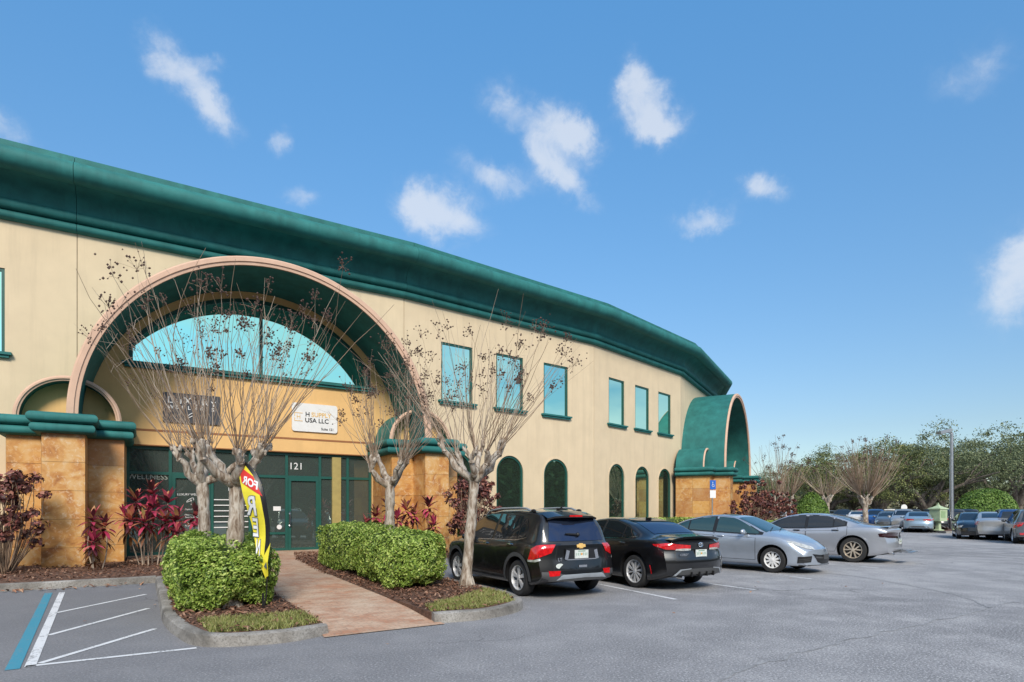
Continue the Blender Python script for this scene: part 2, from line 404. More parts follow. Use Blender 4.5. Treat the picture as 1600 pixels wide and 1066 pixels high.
# ------------------------------------------------------------------ camera, sun, sky
cam = bpy.data.cameras.new('camera'); camo = bpy.data.objects.new('camera', cam); COL.objects.link(camo)
scene.camera = camo
camo.location = (0, 0, 1.62); camo.rotation_euler = (R(90), 0, 0)
cam.sensor_width = 36; cam.lens = 36*933/1600; cam.shift_y = (795-533)/1600
cam.clip_end = 3000; cam.clip_start = .1
SUN_EL, SUN_AZ = R(38), R(172)                 # azimuth of the sun, measured from +Y towards +X
sd = Vector((math.sin(SUN_AZ)*math.cos(SUN_EL), math.cos(SUN_AZ)*math.cos(SUN_EL), math.sin(SUN_EL)))
sun = bpy.data.lights.new('sun', 'SUN'); sun.energy = 4.0; sun.angle = R(17); sun.color = (1, .90, .77)
suno = bpy.data.objects.new('sun', sun); COL.objects.link(suno)
suno.rotation_euler = sd.to_track_quat('Z', 'Y').to_euler()
suno.location = (-10, -30, 40)
w = bpy.data.worlds.new('World'); scene.world = w; w.use_nodes = True
nt = w.node_tree; nt.nodes.clear()
out = nt.nodes.new('ShaderNodeOutputWorld'); bg = nt.nodes.new('ShaderNodeBackground')
nt.links.new(bg.outputs[0], out.inputs[0])
sky = nt.nodes.new('ShaderNodeTexSky'); sky.sky_type = 'NISHITA'; sky.sun_disc = False
sky.sun_elevation = SUN_EL; sky.sun_rotation = SUN_AZ; sky.air_density = 1.0; sky.dust_density = .6; sky.ozone_density = 2.0
tc = nt.nodes.new('ShaderNodeTexCoord').outputs['Generated']
sep = nt.nodes.new('ShaderNodeSeparateXYZ'); nt.links.new(tc, sep.inputs[0])
az = mth(nt, 'ARCTAN2', sep.outputs[0], sep.outputs[1])
el = mth(nt, 'ARCSINE', sep.outputs[2])
# ragged edges come from noise added to the sky angles
nz = N(nt, 'ShaderNodeTexNoise', Scale=13.0, Detail=8, Roughness=.62); nt.links.new(tc, nz.inputs['Vector'])
nsep = nt.nodes.new('ShaderNodeSeparateColor'); nt.links.new(nz.outputs['Color'], nsep.inputs[0])
azd = mth(nt, 'ADD', az, mth(nt, 'MULTIPLY', mth(nt, 'SUBTRACT', nsep.outputs[0], .5), .10))
eld = mth(nt, 'ADD', el, mth(nt, 'MULTIPLY', mth(nt, 'SUBTRACT', nsep.outputs[1], .5), .085))
fluff = noise_n(nt, 24, 9, .62, tc, .5)
CL = [(250,100,36,26,20,.6),(300,140,52,26,-32,.75),(335,170,36,22,-35,.65),(325,90,28,12,10,.4),
      (790,165,38,26,-30,.55),(875,190,52,26,-20,.95),(905,215,34,22,-30,.85),(1010,160,50,32,-35,1.0),(1035,195,34,18,-10,.8),(985,130,20,22,40,.5),
      (850,240,40,22,-50,.8),(890,285,42,20,-30,.85),(770,280,62,20,-15,.75),(692,338,62,28,-14,1.15),(650,320,26,20,0,.6),
      (1192,292,34,17,-22,.85),(1100,342,42,14,6,.7),(1595,430,52,40,-25,.95),(1520,115,60,34,-20,.45),(435,222,20,16,0,.5),(10,210,34,18,0,.5),(472,305,34,12,0,.42),(1590,390,30,14,0,.4)]
acc = None
for px, py, rx, ry, rot, amp in CL:
    dx, dz = (px-800)/933, (795-py)/933; L = math.sqrt(dx*dx+1+dz*dz)
    a0, e0 = math.atan2(dx, 1), math.asin(dz/L)
    sx, sy = rx/933/(1+dx*dx+dz*dz)**.5*1.15, ry/933/(1+dz*dz)*1.35
    da = mth(nt, 'SUBTRACT', azd, a0); de = mth(nt, 'SUBTRACT', eld, e0)
    c, s_ = math.cos(R(rot)), math.sin(R(rot))
    u = mth(nt, 'ADD', mth(nt, 'MULTIPLY', da, c/sx), mth(nt, 'MULTIPLY', de, s_/sx))
    v = mth(nt, 'ADD', mth(nt, 'MULTIPLY', da, -s_/sy), mth(nt, 'MULTIPLY', de, c/sy))
    d2 = mth(nt, 'ADD', mth(nt, 'MULTIPLY', u, u), mth(nt, 'MULTIPLY', v, v))
    b = mth(nt, 'MULTIPLY', mth(nt, 'EXPONENT', mth(nt, 'MULTIPLY', d2, -1.1)), amp)
    acc = b if acc is None else mth(nt, 'ADD', acc, b)
gate = mth(nt, 'MINIMUM', mth(nt, 'MULTIPLY', acc, 2.6), 1.0)
val = mth(nt, 'ADD', mth(nt, 'MULTIPLY', acc, 1.12), mth(nt, 'MULTIPLY', mth(nt, 'MULTIPLY', mth(nt, 'SUBTRACT', fluff, .5), 1.3), gate))
mr = N(nt, 'ShaderNodeMapRange', interpolation_type='SMOOTHSTEP'); mr.inputs['From Min'].default_value = .06; mr.inputs['From Max'].default_value = 1.25; nt.links.new(val, mr.inputs['Value'])
dens = mth(nt, 'MULTIPLY', mr.outputs[0], .68)
# scattered clouds in the half of the sky behind the viewer (seen only as reflections)
bk = N(nt, 'ShaderNodeMapping'); bk.inputs['Scale'].default_value = (1, 1, 2.6); nt.links.new(tc, bk.inputs[0])
bkn = ramp(nt, noise_n(nt, 2.6, 6, .55, bk.outputs[0]), [(.38, (0,0,0)), (.62, (1,1,1))])
back = mth(nt, 'MULTIPLY', bkn, mth(nt, 'MULTIPLY', mth(nt, 'LESS_THAN', mth(nt, 'SUBTRACT', mth(nt, 'MULTIPLY', sep.outputs[1], .95), mth(nt, 'ABSOLUTE', sep.outputs[0])), 0.0), .8))
dens = mth(nt, 'MINIMUM', mth(nt, 'ADD', dens, back), .92)
hs = N(nt, 'ShaderNodeHueSaturation', Saturation=1.0, Value=1.0); nt.links.new(sky.outputs[0], hs.inputs['Color'])
kel = N(nt, 'ShaderNodeMapRange'); kel.inputs['From Min'].default_value = .12; kel.inputs['From Max'].default_value = .70; nt.links.new(el, kel.inputs['Value'])
skyc = mixc(nt, 1.0, hs.outputs[0], mixc(nt, kel.outputs[0], (.96, 1.03, 1.05), (1.14, 1.98, 2.25)), 'MULTIPLY')
colr = mixc(nt, dens, skyc, (6.9, 7.2, 7.7))
nt.links.new(colr, bg.inputs[0]); bg.inputs[1].default_value = .12
scene.view_settings.view_transform = 'Standard'; scene.view_settings.look = 'None'
scene.view_settings.exposure = 0; scene.view_settings.gamma = 1
scene.render.engine = 'CYCLES'
scene.cycles.use_denoising = True
scene.cycles.max_bounces = 6; scene.cycles.diffuse_bounces = 3; scene.cycles.glossy_bounces = 4; scene.cycles.transparent_max_bounces = 4
scene.cycles.caustics_reflective = False; scene.cycles.caustics_refractive = False
# ------------------------------------------------------------------ office building
W_OFF = 2.6                                       # wall plane behind the front of the entrance arch
PL = (-11.5, 15.6)                                # left springing of the entrance arch
FA0 = Frame(PL[0], PL[1], ANG_A)
j0 = FA0.p(-.07, -W_OFF, 0); j1 = FA0.p(10.23, -W_OFF, 0)
FA = Frame(j0[0], j0[1], ANG_A)                   # s = 0 at the joint, o = 0 on the wall
LA, LB, LC, LD = 10.3, 10.6, 9.3, 10.3
FB = Frame(j1[0], j1[1], R(38.5)); j2 = FB.p(LB, 0, 0)
FC = Frame(j2[0], j2[1], R(47.5)); j3 = FC.p(LC, 0, 0)
FD = Frame(j3[0], j3[1], R(60.5)); j4 = FD.p(LD, 0, 0)
FE = Frame(j4[0], j4[1], R(76)); j5 = FE.p(10, 0, 0)
FZ = Frame(j0[0]-8*math.cos(ANG_A), j0[1]-8*math.sin(ANG_A), ANG_A)   # panel left of the joint
ZT = 9.85                                          # top of wall, under the cornice
bld = thing('office_building', (*FA.p(5, 0, 0)[:2], 0), 'two storey cream stucco office building with curved green cornice and arched entrance', 'building')

def arch_pts(cx, cz, r, a0=180, a1=0, n=24): return arc(cx, cz, r, a0, a1, n)
def rect(s0, s1, z0, z1): return [(s0, z0), (s1, z0), (s1, z1), (s0, z1)]
def arched(s0, s1, z0, ztop, n=20):
    r = (s1-s0)/2
    return [(s0, z0), (s1, z0)] + arc((s0+s1)/2, ztop-r, r, 0, 180, n)
def inset(poly, d):                                # shrink a convex outline by d
    c = len(poly); out_ = []
    A = sum(poly[i][0]*poly[(i+1) % c][1]-poly[(i+1) % c][0]*poly[i][1] for i in range(c)); sg = 1 if A > 0 else -1
    for i in range(c):
        a, b, e = Vector(poly[i-1]), Vector(poly[i]), Vector(poly[(i+1) % c])
        u = (b-a); v = (e-b)
        if u.length < 1e-6 or v.length < 1e-6: out_.append(tuple(b)); continue
        u.normalize(); v.normalize()
        nu = Vector((-u.y, u.x))*sg; nv = Vector((-v.y, v.x))*sg; mm = nu+nv
        mm = mm/max(.3, mm.dot(nu)); out_.append((b.x+mm.x*d, b.y+mm.y*d))
    return out_
def wall_panel(F, L, holes, mat, z0=0, zt=ZT, s0=0.0, gap=.012):
    mb = MB(); mb.poly(rect(s0+gap, L-gap, z0, zt), holes, lambda s, z: F.p(s, 0, z))
    for h in holes:                                # reveal going inward
        mb.strip([F.p(a, 0, b) for a, b in h], [F.p(a, -.16, b) for a, b in h], closed=True)
    mb.strip([F.p(L-gap, 0, z0), F.p(L-gap, 0, zt)], [F.p(L-gap, -.03, z0), F.p(L-gap, -.03, zt)])
    mb.strip([F.p(s0+gap, 0, z0), F.p(s0+gap, 0, zt)], [F.p(s0+gap, -.03, z0), F.p(s0+gap, -.03, zt)])
    o = build('wall', mb, mat, bld, ang=25)
    j = MB(); F.box(j, L-gap-.004, L+gap+.004, -.034, -.024, z0, zt)   # sealed joint
    build('joint', j, M['joint'], o, ang=0)
    return o
def frame_ring(mb, F, outer, inner, o0, o1, mi=0): # flat frame between two outlines with thickness
    a = [F.p(s, o1, z) for s, z in outer]; b = [F.p(s, o1, z) for s, z in inner]
    c = [F.p(s, o0, z) for s, z in inner]; d = [F.p(s, o0, z) for s, z in outer]
    mb.strip(a, b, mi, True); mb.strip(b, c, mi, True); mb.strip(a, d, mi, True)
def window(F, outline, glass, fw=.07, sill=None, fmat='green_frame'):
    mb = MB(); inn = inset(outline, fw)
    frame_ring(mb, F, outline, inn, -.14, -.03)
    wo = build('window', mb, M[fmat], bld, ang=25)
    p = MB(); p.poly(inn, [], lambda s, z: F.p(s, -.085, z)); build('pane', p, M[glass], wo, ang=0)
    if sill:
        s0, s1, z = sill; q = MB()
        F.box(q, s0-.10, s1+.10, -.05, .10, z-.10, z); F.box(q, s0-.16, s1+.16, -.02, .15, z-.02, z+.055)
        build('sill', q, M['green'], wo, ang=25)
    return wo
WB = [(1.69, 3.24), (4.49, 6.01), (7.25, 8.80)]; WC = [(1.33, 2.83), (3.93, 5.43), (6.5, 8.0)]
ZW0, ZW1 = 5.98, 8.42
for F, L, ws in ((FB, LB, WB), (FC, LC, WC)):
    holes = [rect(a, b, ZW0, ZW1) for a, b in ws] + [arched(a, b, .45, 3.97) for a, b in ws]
    wall_panel(F, L, holes, M['stucco'])
    for a, b in ws:
        window(F, rect(a, b, ZW0, ZW1), 'glass_sky', .075, (a, b, ZW0))
        window(F, arched(a, b, .45, 3.97), 'glass_low', .085)
        t = MB(); sh = arched(a, b, .45, 3.97)     # slim pale trim round the arched opening
        frame_ring(t, F, inset(sh, -.07), sh, 0.0, .02); build('window_trim', t, M['stucco'], bld, ang=25)
holes = [rect(8-3.20, 8-1.66, ZW0, ZW1)]
wall_panel(FZ, 8, holes, M['stucco'])
window(FZ, holes[0], 'glass_sky', .075, (4.80, 6.34, ZW0))
wall_panel(FE, 10, [], M['stucco'])
mb = MB()                                          # return walls and flat roof so that the block is closed
bk = [FE.p(10, 0, 0)[:2], FE.p(10, -14, 0)[:2], FC.p(3, -17, 0)[:2], FA.p(2, -18, 0)[:2], FZ.p(0, -18, 0)[:2], FZ.p(0, 0, 0)[:2]]
mb.strip([(x, y, 0) for x, y in bk], [(x, y, 11.5) for x, y in bk]); build('rear_wall', mb, M['stucco'], bld, ang=0)
mb = MB(); rp = [FZ.p(0, -.1, 0), FA.p(0, -.1, 0), FB.p(0, -.1, 0), FC.p(0, -.1, 0), FD.p(0, -.1, 0), FE.p(0, -.1, 0), FE.p(9.9, -.1, 0)] + [(x, y, 0) for x, y in bk[1:5]]
mb.poly([(p[0], p[1]) for p in rp], [], lambda x, y: (x, y, 11.3)); build('roof', mb, M['roof'], bld, ang=0)

# cornice: double roll, cove, big roll and a low crest, one length per panel
prof = ([(-.03, ZT-.06), (.08, ZT-.06)] + arc(.09, ZT+.07, .12, -85, 80, 7) + [(.11, ZT+.2)] + arc(.17, ZT+.34, .14, -80, 75, 7) + [(.20, ZT+.49)]
        + [(.20+.62*(1-math.cos(t)), ZT+.50+.60*math.sin(t)) for t in [PI/2*i/8 for i in range(1, 9)]]
        + arc(1.01, ZT+1.27, .29, -142, 104, 18) + [(.90, ZT+1.545), (.885, ZT+1.80), (.80, ZT+1.82), (-.1, ZT+1.82), (-.1, ZT+1.2)])
pth = [FZ.p(0, 0, 0)[:2], j0[:2], j1[:2], j2[:2], j3[:2], j4[:2], j5[:2]]
full = MB(); sweep(full, pth, prof, cap=False); k = len(prof)
for i in range(len(pth)-1):
    a = [Vector(full.v[i*k+q]) for q in range(k)]; b = [Vector(full.v[(i+1)*k+q]) for q in range(k)]
    mb = MB(); g = .006
    a2 = [p+(q-p).normalized()*g for p, q in zip(a, b)]; b2 = [q-(q-p).normalized()*g for p, q in zip(a, b)]
    mb.strip(a2, b2); mb.add(a2, [tuple(range(k))]); mb.add(b2, [tuple(reversed(range(k)))])
    build('cornice', mb, M['green'], bld, ang=35)

# ------------------------------------------------------------------ entrance portals
CS = 5.13                                          # centre of the arch along its panel
RO, RI = 5.17, 4.94; ZS = 4.05
def barrel(F, cx, cz, ro, ri, o0, o1, n, a0=180, a1=0, mi=0):
    mb = MB(); A = arc(cx, cz, ro, a0, a1, n); B = arc(cx, cz, ri, a0, a1, n)
    P = lambda L, o: [F.p(s, o, z) for s, z in L]
    mb.strip(P(A, o1), P(A, o0)); mb.strip(P(B, o1), P(B, o0)); mb.strip(P(A, o1), P(B, o1))
    for e in (0, -1): mb.add([F.p(*x) for x in ((A[e][0], o0, cz), (A[e][0], o1, cz), (B[e][0], o1, cz), (B[e][0], o0, cz))], [(0, 1, 2, 3)])
    return mb
def rim_mesh(F, cx, cz, ro, ri, o0, o1, n):        # stepped face trim
    mb = MB(); mid = ri+(ro-ri)*.36
    rows = [(ro+.015, o0), (ro+.015, o1-.05), (ro-.03, o1), (mid, o1), (mid-.02, o1-.035), (ri-.015, o1-.045), (ri-.015, o0)]
    L = [[F.p(s, o, z) for s, z in arc(cx, cz, r, 180, 0, n)] for r, o in rows]
    for a, b in zip(L, L[1:]): mb.strip(a, b)
    for e in (0, -1): mb.add([l[e] for l in L], [tuple(range(len(L)))])
    return mb
def cross_outline(F, c, d=0.0, hw=.45, ww=1.28, ow=1.98, of=2.98):
    return [(c-ww-d, 0.02), (c-ww-d, ow+d), (c-hw-d, ow+d), (c-hw-d, of+d), (c+hw+d, of+d), (c+hw+d, ow+d), (c+ww+d, ow+d), (c+ww+d, 0.02)]
def pillar(F, c):
    mb = MB(); ol = cross_outline(F, c); rnd = random.Random(int(c*10)+3)
    rows = [0.02, .62, 1.35, 2.08, 2.81, 3.56]
    core = [F.p(s, o, 0)[:2] for s, o in cross_outline(F, c, -.012)]
    mb.strip([(x, y, 0) for x, y in core], [(x, y, 3.55) for x, y in core], 1)
    for (a, b) in zip(ol, ol[1:]):                 # each tile is a face island of its own
        a, b = Vector(a), Vector(b); ln = (b-a).length; nn = max(1, round(ln/.95)); d = (b-a)/ln
        for i in range(nn):
            p, q = a+d*(ln*i/nn+.004), a+d*(ln*(i+1)/nn-.004)
            for z0, z1 in zip(rows, rows[1:]):
                mb.add([F.p(p.x, p.y, z0+.004), F.p(q.x, q.y, z0+.004), F.p(q.x, q.y, z1-.004), F.p(p.x, p.y, z1-.004)], [(0, 1, 2, 3)])
    o = build('pillar', mb, [M['tile'], M['groove']], bld, ang=0, fix=False)
    cm = MB()
    rp = [(-.02, 3.53), (.06, 3.53)] + arc(.10, 3.66, .125, -85, 85, 7) + [(.12, 3.79)] + arc(.155, 3.915, .13, -80, 88, 7) + [(-.02, 4.05)]
    path = [F.p(s, oo, 0)[:2] for s, oo in ol]
    sweep(cm, path, rp)
    cm.poly(path, [], lambda x, y: (x, y, 4.045))
    build('cap', cm, M['green'], o, ang=35)
    return o
def portal(F, L, full_detail):
    cs = L/2-.02
    b = build('entrance_arch', barrel(F, cs, ZS, RO, RI, 0.0, W_OFF-.02, 72), M['green'], bld, ang=30)
    build('rim', rim_mesh(F, cs, ZS, RO, RI, W_OFF-.05, W_OFF+.05, 72), M['peach'], b, ang=30)
    for c in (cs-5.2, cs+5.2):
        pillar(F, c)
        s = build('small_arch', barrel(F, c, ZS, 1.2, 1.09, .0, 1.6, 28), M['green'], bld, ang=30)
        build('rim', rim_mesh(F, c, ZS, 1.2, 1.09, 1.58, 1.65, 28), M['peach'], s, ang=30)
        ip = MB(); ip.poly(arc(c, ZS, 1.085, 0, 180, 24), [], lambda a_, z_: F.p(a_, 1.12, z_)); build('infill_panel', ip, M['stucco_tan'], s, ang=0)
    # recessed tan wall inside the arch, with the half-round window and the shopfront opening
    r = RI-.004
    S0, S1, ZL = cs-3.9, cs+3.9, 3.60
    def win(rr, zs, hx):
        zt = math.sqrt(rr*rr-hx*hx); a = math.degrees(math.atan2(zt, hx))
        return [(cs-hx, zs), (cs+hx, zs)] + [(cs+hx, ZS+zt)] + arc(cs, ZS, rr, a, 180-a, 40)[1:-1] + [(cs-hx, ZS+zt)]
    wo = win(4.70, 6.12, 3.84)
    outer = [(cs-r, ZL)] + [(S0, ZL), (S1, ZL)] + [(cs+r, ZL)] + arc(cs, ZS, r, 0, 180, 60)
    mb = MB(); mb.poly(outer, [wo], lambda s, z: F.p(s, .012, z))
    mb.add([F.p(S0, .012, ZL), F.p(S1, .012, ZL), F.p(S1, -.5, ZL), F.p(S0, -.5, ZL)], [(0, 1, 2, 3)])
    for a, b_ in ((cs-r, S0), (S1, cs+r)):
        mb.add([F.p(a, .012, 0), F.p(b_, .012, 0), F.p(b_, .012, ZL), F.p(a, .012, ZL)], [(0, 1, 2, 3)])
    for s in (S0, S1): mb.add([F.p(s, .012, 0), F.p(s, -.5, 0), F.p(s, -.5, ZL), F.p(s, .012, ZL)], [(0, 1, 2, 3)])
    ew = build('entry_wall', mb, M['stucco_tan'], bld, ang=25)
    gm = MB(); F.box(gm, S0-.02, S1+.02, .0, .018, 4.05, 4.12); F.box(gm, S0-.02, S1+.02, .0, .020, 3.60, 3.63)
    build('reveal_line', gm, M['groove'], ew, ang=0)
    inn = inset(wo, .07)
    fm = MB(); frame_ring(fm, F, wo, inset(wo, .03), -.02, .02)
    fm.strip([F.p(a, -.01, b_) for a, b_ in inset(wo, .03)], [F.p(a, -.12, b_) for a, b_ in inset(wo, .03)], closed=True)
    frame_ring(fm, F, inset(wo, .025), inset(wo, .11), -.12, -.04)
    F.box(fm, cs-.06, cs+.04, -.12, -.035, 6.14, ZS+4.64)
    aw = build('arched_window', fm, M['green_frame'], bld, ang=25)
    gl = MB(); gl.poly(inset(wo, .07), [], lambda s, z: F.p(s, -.085, z)); build('pane', gl, M['glass_arch'], aw, ang=0)
    sl = MB(); F.box(sl, cs-3.95, cs+3.95, -.1, .12, 6.0, 6.11); F.box(sl, cs-4.02, cs+4.02, -.05, .18, 6.085, 6.16); build('sill', sl, M['green'], aw, ang=25)
    # side walls of the panel outside the arch
    for a, b_, arcs in ((0, cs, 0), (cs, L, 1)):
        pass
    mb = MB()
    ho = [(cs-r, 0), (cs+r, 0)] + arc(cs, ZS, r, 0, 180, 60)
    mb2 = rect(.012, L-.012, 0, ZT)
    # left and right remainders of the cream wall
    left = [(.012, ZS), (cs-r, ZS)] + arc(cs, ZS, r, 180, 90, 40)[1:] + [(cs, ZT), (.012, ZT)] if cs-r > .012 else None
    right = [(cs+r, ZS), (L-.012, ZS), (L-.012, ZT), (cs, ZT)] + arc(cs, ZS, r, 90, 0, 40)[:-1]
    for pl in (left, right):
        if pl: mb.poly(pl, [], lambda s, z: F.p(s, 0, z))
    mb.add([F.p(.012, 0, 0), F.p(cs-r, 0, 0), F.p(cs-r, 0, ZS), F.p(.012, 0, ZS)], [(0, 1, 2, 3)])
    mb.add([F.p(cs+r, 0, 0), F.p(L-.012, 0, 0), F.p(L-.012, 0, ZS), F.p(cs+r, 0, ZS)], [(0, 1, 2, 3)])
    wl = build('wall', mb, M['stucco'], bld, ang=0)
    jm = MB(); F.box(jm, L-.016, L+.016, -.034, -.024, 0, ZT); build('joint', jm, M['joint'], wl, ang=0)
    return cs, S0, S1, ZL
csA, S0, S1, ZL = portal(FA, LA, True)
csD, _, _, _ = portal(FD, LD, False)

# ------------------------------------------------------------------ shopfront between the pillars
def shopfront(F, cs, S0, S1, ZL, lettering):
    O = -.16; zb = .12
    st = [S0+.04, cs-2.72, cs-1.52, cs-.35, cs+.84, cs+1.99, cs+3.0, S1-.04]
    mb = MB()
    for s in st: F.box(mb, s-.045, s+.045, O-.07, O+.05, zb, ZL)
    F.box(mb, S0, S1, O-.06, O+.046, ZL-.10, ZL+.02); F.box(mb, S0, S1, O-.06, O+.043, zb-.1, zb+.12)
    F.box(mb, S0, S1, O-.06, O+.04, 2.70, 2.79)
    F.box(mb, st[3], st[4], O-.05, O+.038, .72, .80)
    sf = build('shopfront', mb, M['green_frame'], bld, ang=25)
    p = MB()
    for a, b in zip(st, st[1:]):
        p.add([F.p(a+.04, O, zb), F.p(b-.04, O, zb), F.p(b-.04, O, ZL), F.p(a+.04, O, ZL)], [(0, 1, 2, 3)])
    build('pane', p, M['glass_store'], sf, ang=0)
    # solid ochre strip painted as the right pillar's reflection in the glass
    q = MB(); F.box(q, cs+2.42, cs+2.74, O+.02, O+.1, zb, ZL-.1); build('pillar_reflection', q, M['ochre'], sf, ang=0)
    for d0, d1 in ((st[1], st[2]), (st[4], st[5])):
        d = MB(); ol = rect(d0+.05, d1-.05, zb+.02, 2.70); frame_ring(d, F, ol, inset(ol, .095), O-.03, O+.075)
        do = build('door', d, M['green_frame'], bld, ang=25)
        g = MB(); g.poly(inset(ol, .09), [], lambda s, z: F.p(s, O+.02, z)); build('pane', g, M['glass_store'], do, ang=0)
        h = MB(); hs = d0+.10 if d0 > cs else d1-.10
        h.tube([F.p(hs, O+.09, 1.02), F.p(hs, O+.15, 1.05), F.p(hs, O+.15, 1.42), F.p(hs, O+.09, 1.45)], .018, 8)
        F.box(h, hs-.03, hs+.03, O+.076, O+.086, .95, 1.52); build('handle', h, M['chrome'], do, ang=30)
        if lettering and d0 < cs:
            t = MB(); c = (d0+d1)/2; f = lambda dx, dz: (lambda x, y: F.p(c+dx+x, O+.026, dz+y))
            text_mb(t, 'LUXURY WELLNESS', .10, f(0, 2.08), sx=.92)
            for k_, (s_, z_, sz) in enumerate((('Open Hours', 1.60, .075), ('Mon - Friday', 1.42, .075), ('9am to 6pm', 1.34, .075), ('Saturday', 1.15, .07), ('Appointment', 1.07, .07))):
                build('lettering', t, M['white'], do, ang=0); t = MB(); text_mb(t, s_, sz, f(0, z_))
            # script-like emblem
            c3 = [F.p(c+.10*math.cos(a)*(.6+.25*a), O+.028, 1.90+.07*math.sin(a*1.3)) for a in [i*.32 for i in range(16)]]
            build('lettering', t, M['white'], do, ang=0); t = MB(); t.tube(c3, .009, 5); t.tube([F.p(c-.02, O+.028, 1.93), F.p(c, O+.028, 1.80), F.p(c-.01, O+.028, 1.74)], .008, 5)
            build('emblem', t, M['white'], do, ang=0)
    if lettering:
        t = MB(); text_mb(t, '121', .34, lambda x, y: F.p((st[4]+st[5])/2-.25+x, O+.008, 3.12+y)); build('lettering', t, M['white'], sf, ang=0)
        t = MB(); text_mb(t, 'WELLNESS', .235, lambda x, y: F.p(st[0]+.53+x, O+.01, 2.62+y), sx=.98); build('lettering', t, simple('raised_letter_grey', (.40, .43, .36), .5), sf, ang=0)
        b = MB()
        for i in range(6): z = .98+i*.185; F.box(b, st[2]+.06, st[3]-.06, O+.01, O+.03, z, z+.03)
        build('glass_stripe', b, M['white'], sf, ang=0)
        b = MB(); F.box(b, st[2]+.5, st[2]+1.0, O+.006, O+.012, 2.22, 2.36); F.box(b, st[3]+.75, st[3]+1.0, O+.006, O+.012, 1.55, 1.7); build('notice', b, M['white'], sf, ang=0)
        b = MB(); b.lathe([(.001, .0), (.085, .0)], (0, 0, 0), 'z', 20); b.v = [F.p(st[3]+.95+x, O+.014, .98+y) for x, y, z in b.v]; build('sticker', b, M['white'], sf, ang=0)
    # dim lobby behind the glass keeps the opening closed
    return sf
shopfront(FA, csA, S0, S1, ZL, True)
shopfront(FD, csD, csD-3.9, csD+3.9, ZL, False)

# ------------------------------------------------------------------ wall signs over the shopfront
def rounded(s0, s1, z0, z1, r, n=5):
    return arc(s1-r, z0+r, r, -90, 0, n)+arc(s1-r, z1-r, r, 0, 90, n)+arc(s0+r, z1-r, r, 90, 180, n)+arc(s0+r, z0+r, r, 180, 270, n)
def sign_panel(name, s0, s1, z0, z1, rad, mat, label):
    ol = rounded(s0, s1, z0, z1, rad); mb = MB()
    mb.poly(ol, [], lambda s, z: FA.p(s, .07, z)); mb.strip([FA.p(s, .07, z) for s, z in ol], [FA.p(s, .02, z) for s, z in ol], closed=True)
    o = build(name, mb, mat, None, base=FA.p((s0+s1)/2, .02, z0), ang=25); return props(o, label, 'sign')
sx = .07
sg = sign_panel('wall_sign', 2.13+sx, 3.76+sx, 4.38, 5.32, .02, M['charcoal'], 'charcoal square-cornered sign with white letters above left shopfront door')
t = MB(); c = 2.945+sx
rnd = random.Random(5)
for i, ch in enumerate('LUXURY'): 
    text_mb(t, ch, .30 if i in (0, 2, 4) else .23, (lambda i: lambda x, y: FA.p(c-.62+i*.248+x, .078, 5.06+(.02 if i % 2 == 0 else -.02)+y))(i), bold=.004)
build('lettering', t, M['white'], sg, ang=0); t = MB()
for i, ch in enumerate('WELLNESS'): text_mb(t, ch, .165, (lambda i: lambda x, y: FA.p(c-.60+i*.172+x, .078, 4.86+y))(i), bold=.003)
build('lettering', t, M['white'], sg, ang=0)
t = MB(); c3 = [FA.p(c+.16*math.cos(a)*(.5+.16*a), .082, 4.62+.09*math.sin(a*1.3)) for a in [i*.32 for i in range(16)]]
t.tube(c3, .014, 5); build('emblem', t, M['white'], sg, ang=30)
sg = sign_panel('wall_sign', 6.04+sx, 7.63+sx, 4.36, 5.36, .09, M['white'], 'white rounded sign with black and gold letters above right shopfront door')
t = MB(); c = 6.84+sx
text_mb(t, 'H', .22, lambda x, y: FA.p(c-.27+x, .078, 4.97+y), bold=.004); build('lettering', t, M['black'], sg, ang=0); t = MB(); text_mb(t, 'USA LLC', .22, lambda x, y: FA.p(c-.36+x, .078, 4.76+y), align='LEFT', bold=.004)
build('lettering', t, M['black'], sg, ang=0); t = MB(); text_mb(t, 'Suite 121', .12, lambda x, y: FA.p(c+.43+x, .078, 4.48+y), bold=.002)
build('lettering', t, M['black'], sg, ang=0)
t = MB(); text_mb(t, 'SUPPLY', .22, lambda x, y: FA.p(c-.14+x, .078, 4.97+y), align='LEFT', bold=.004, sx=.98)
text_mb(t, 'H', .20, lambda x, y: FA.p(c-.58+x, .078, 4.865+y))
build('lettering', t, M['gold'], sg, ang=0); t = MB()
for a in ((c-.72, c-.44, 4.715, 4.735), (c-.72, c-.44, 4.995, 5.015), (c-.72, c-.70, 4.735, 4.84), (c-.72, c-.70, 4.89, 4.995)): FA.box(t, a[0], a[1], .072, .079, a[2], a[3])
build('emblem', t, M['gold'], sg, ang=0)

# ------------------------------------------------------------------ far building of the same kind
FF = Frame(33, 78, R(40)); fb = thing('office_building', FF.p(0, 0, 0), 'distant beige building with pale green eaves beyond the parking lot', 'building')
mb = MB(); FF.box(mb, -6, 2.5, -10, 0, 0, 3.0); build('wall', mb, M['stucco'], fb, ang=0)
mb = MB(); FF.box(mb, -6.4, 3.0, -10.4, .4, 3.0, 3.35); FF.box(mb, -6.7, 3.3, -10.7, .7, 3.35, 3.6); build('cap', mb, M['green'], fb, ang=25)
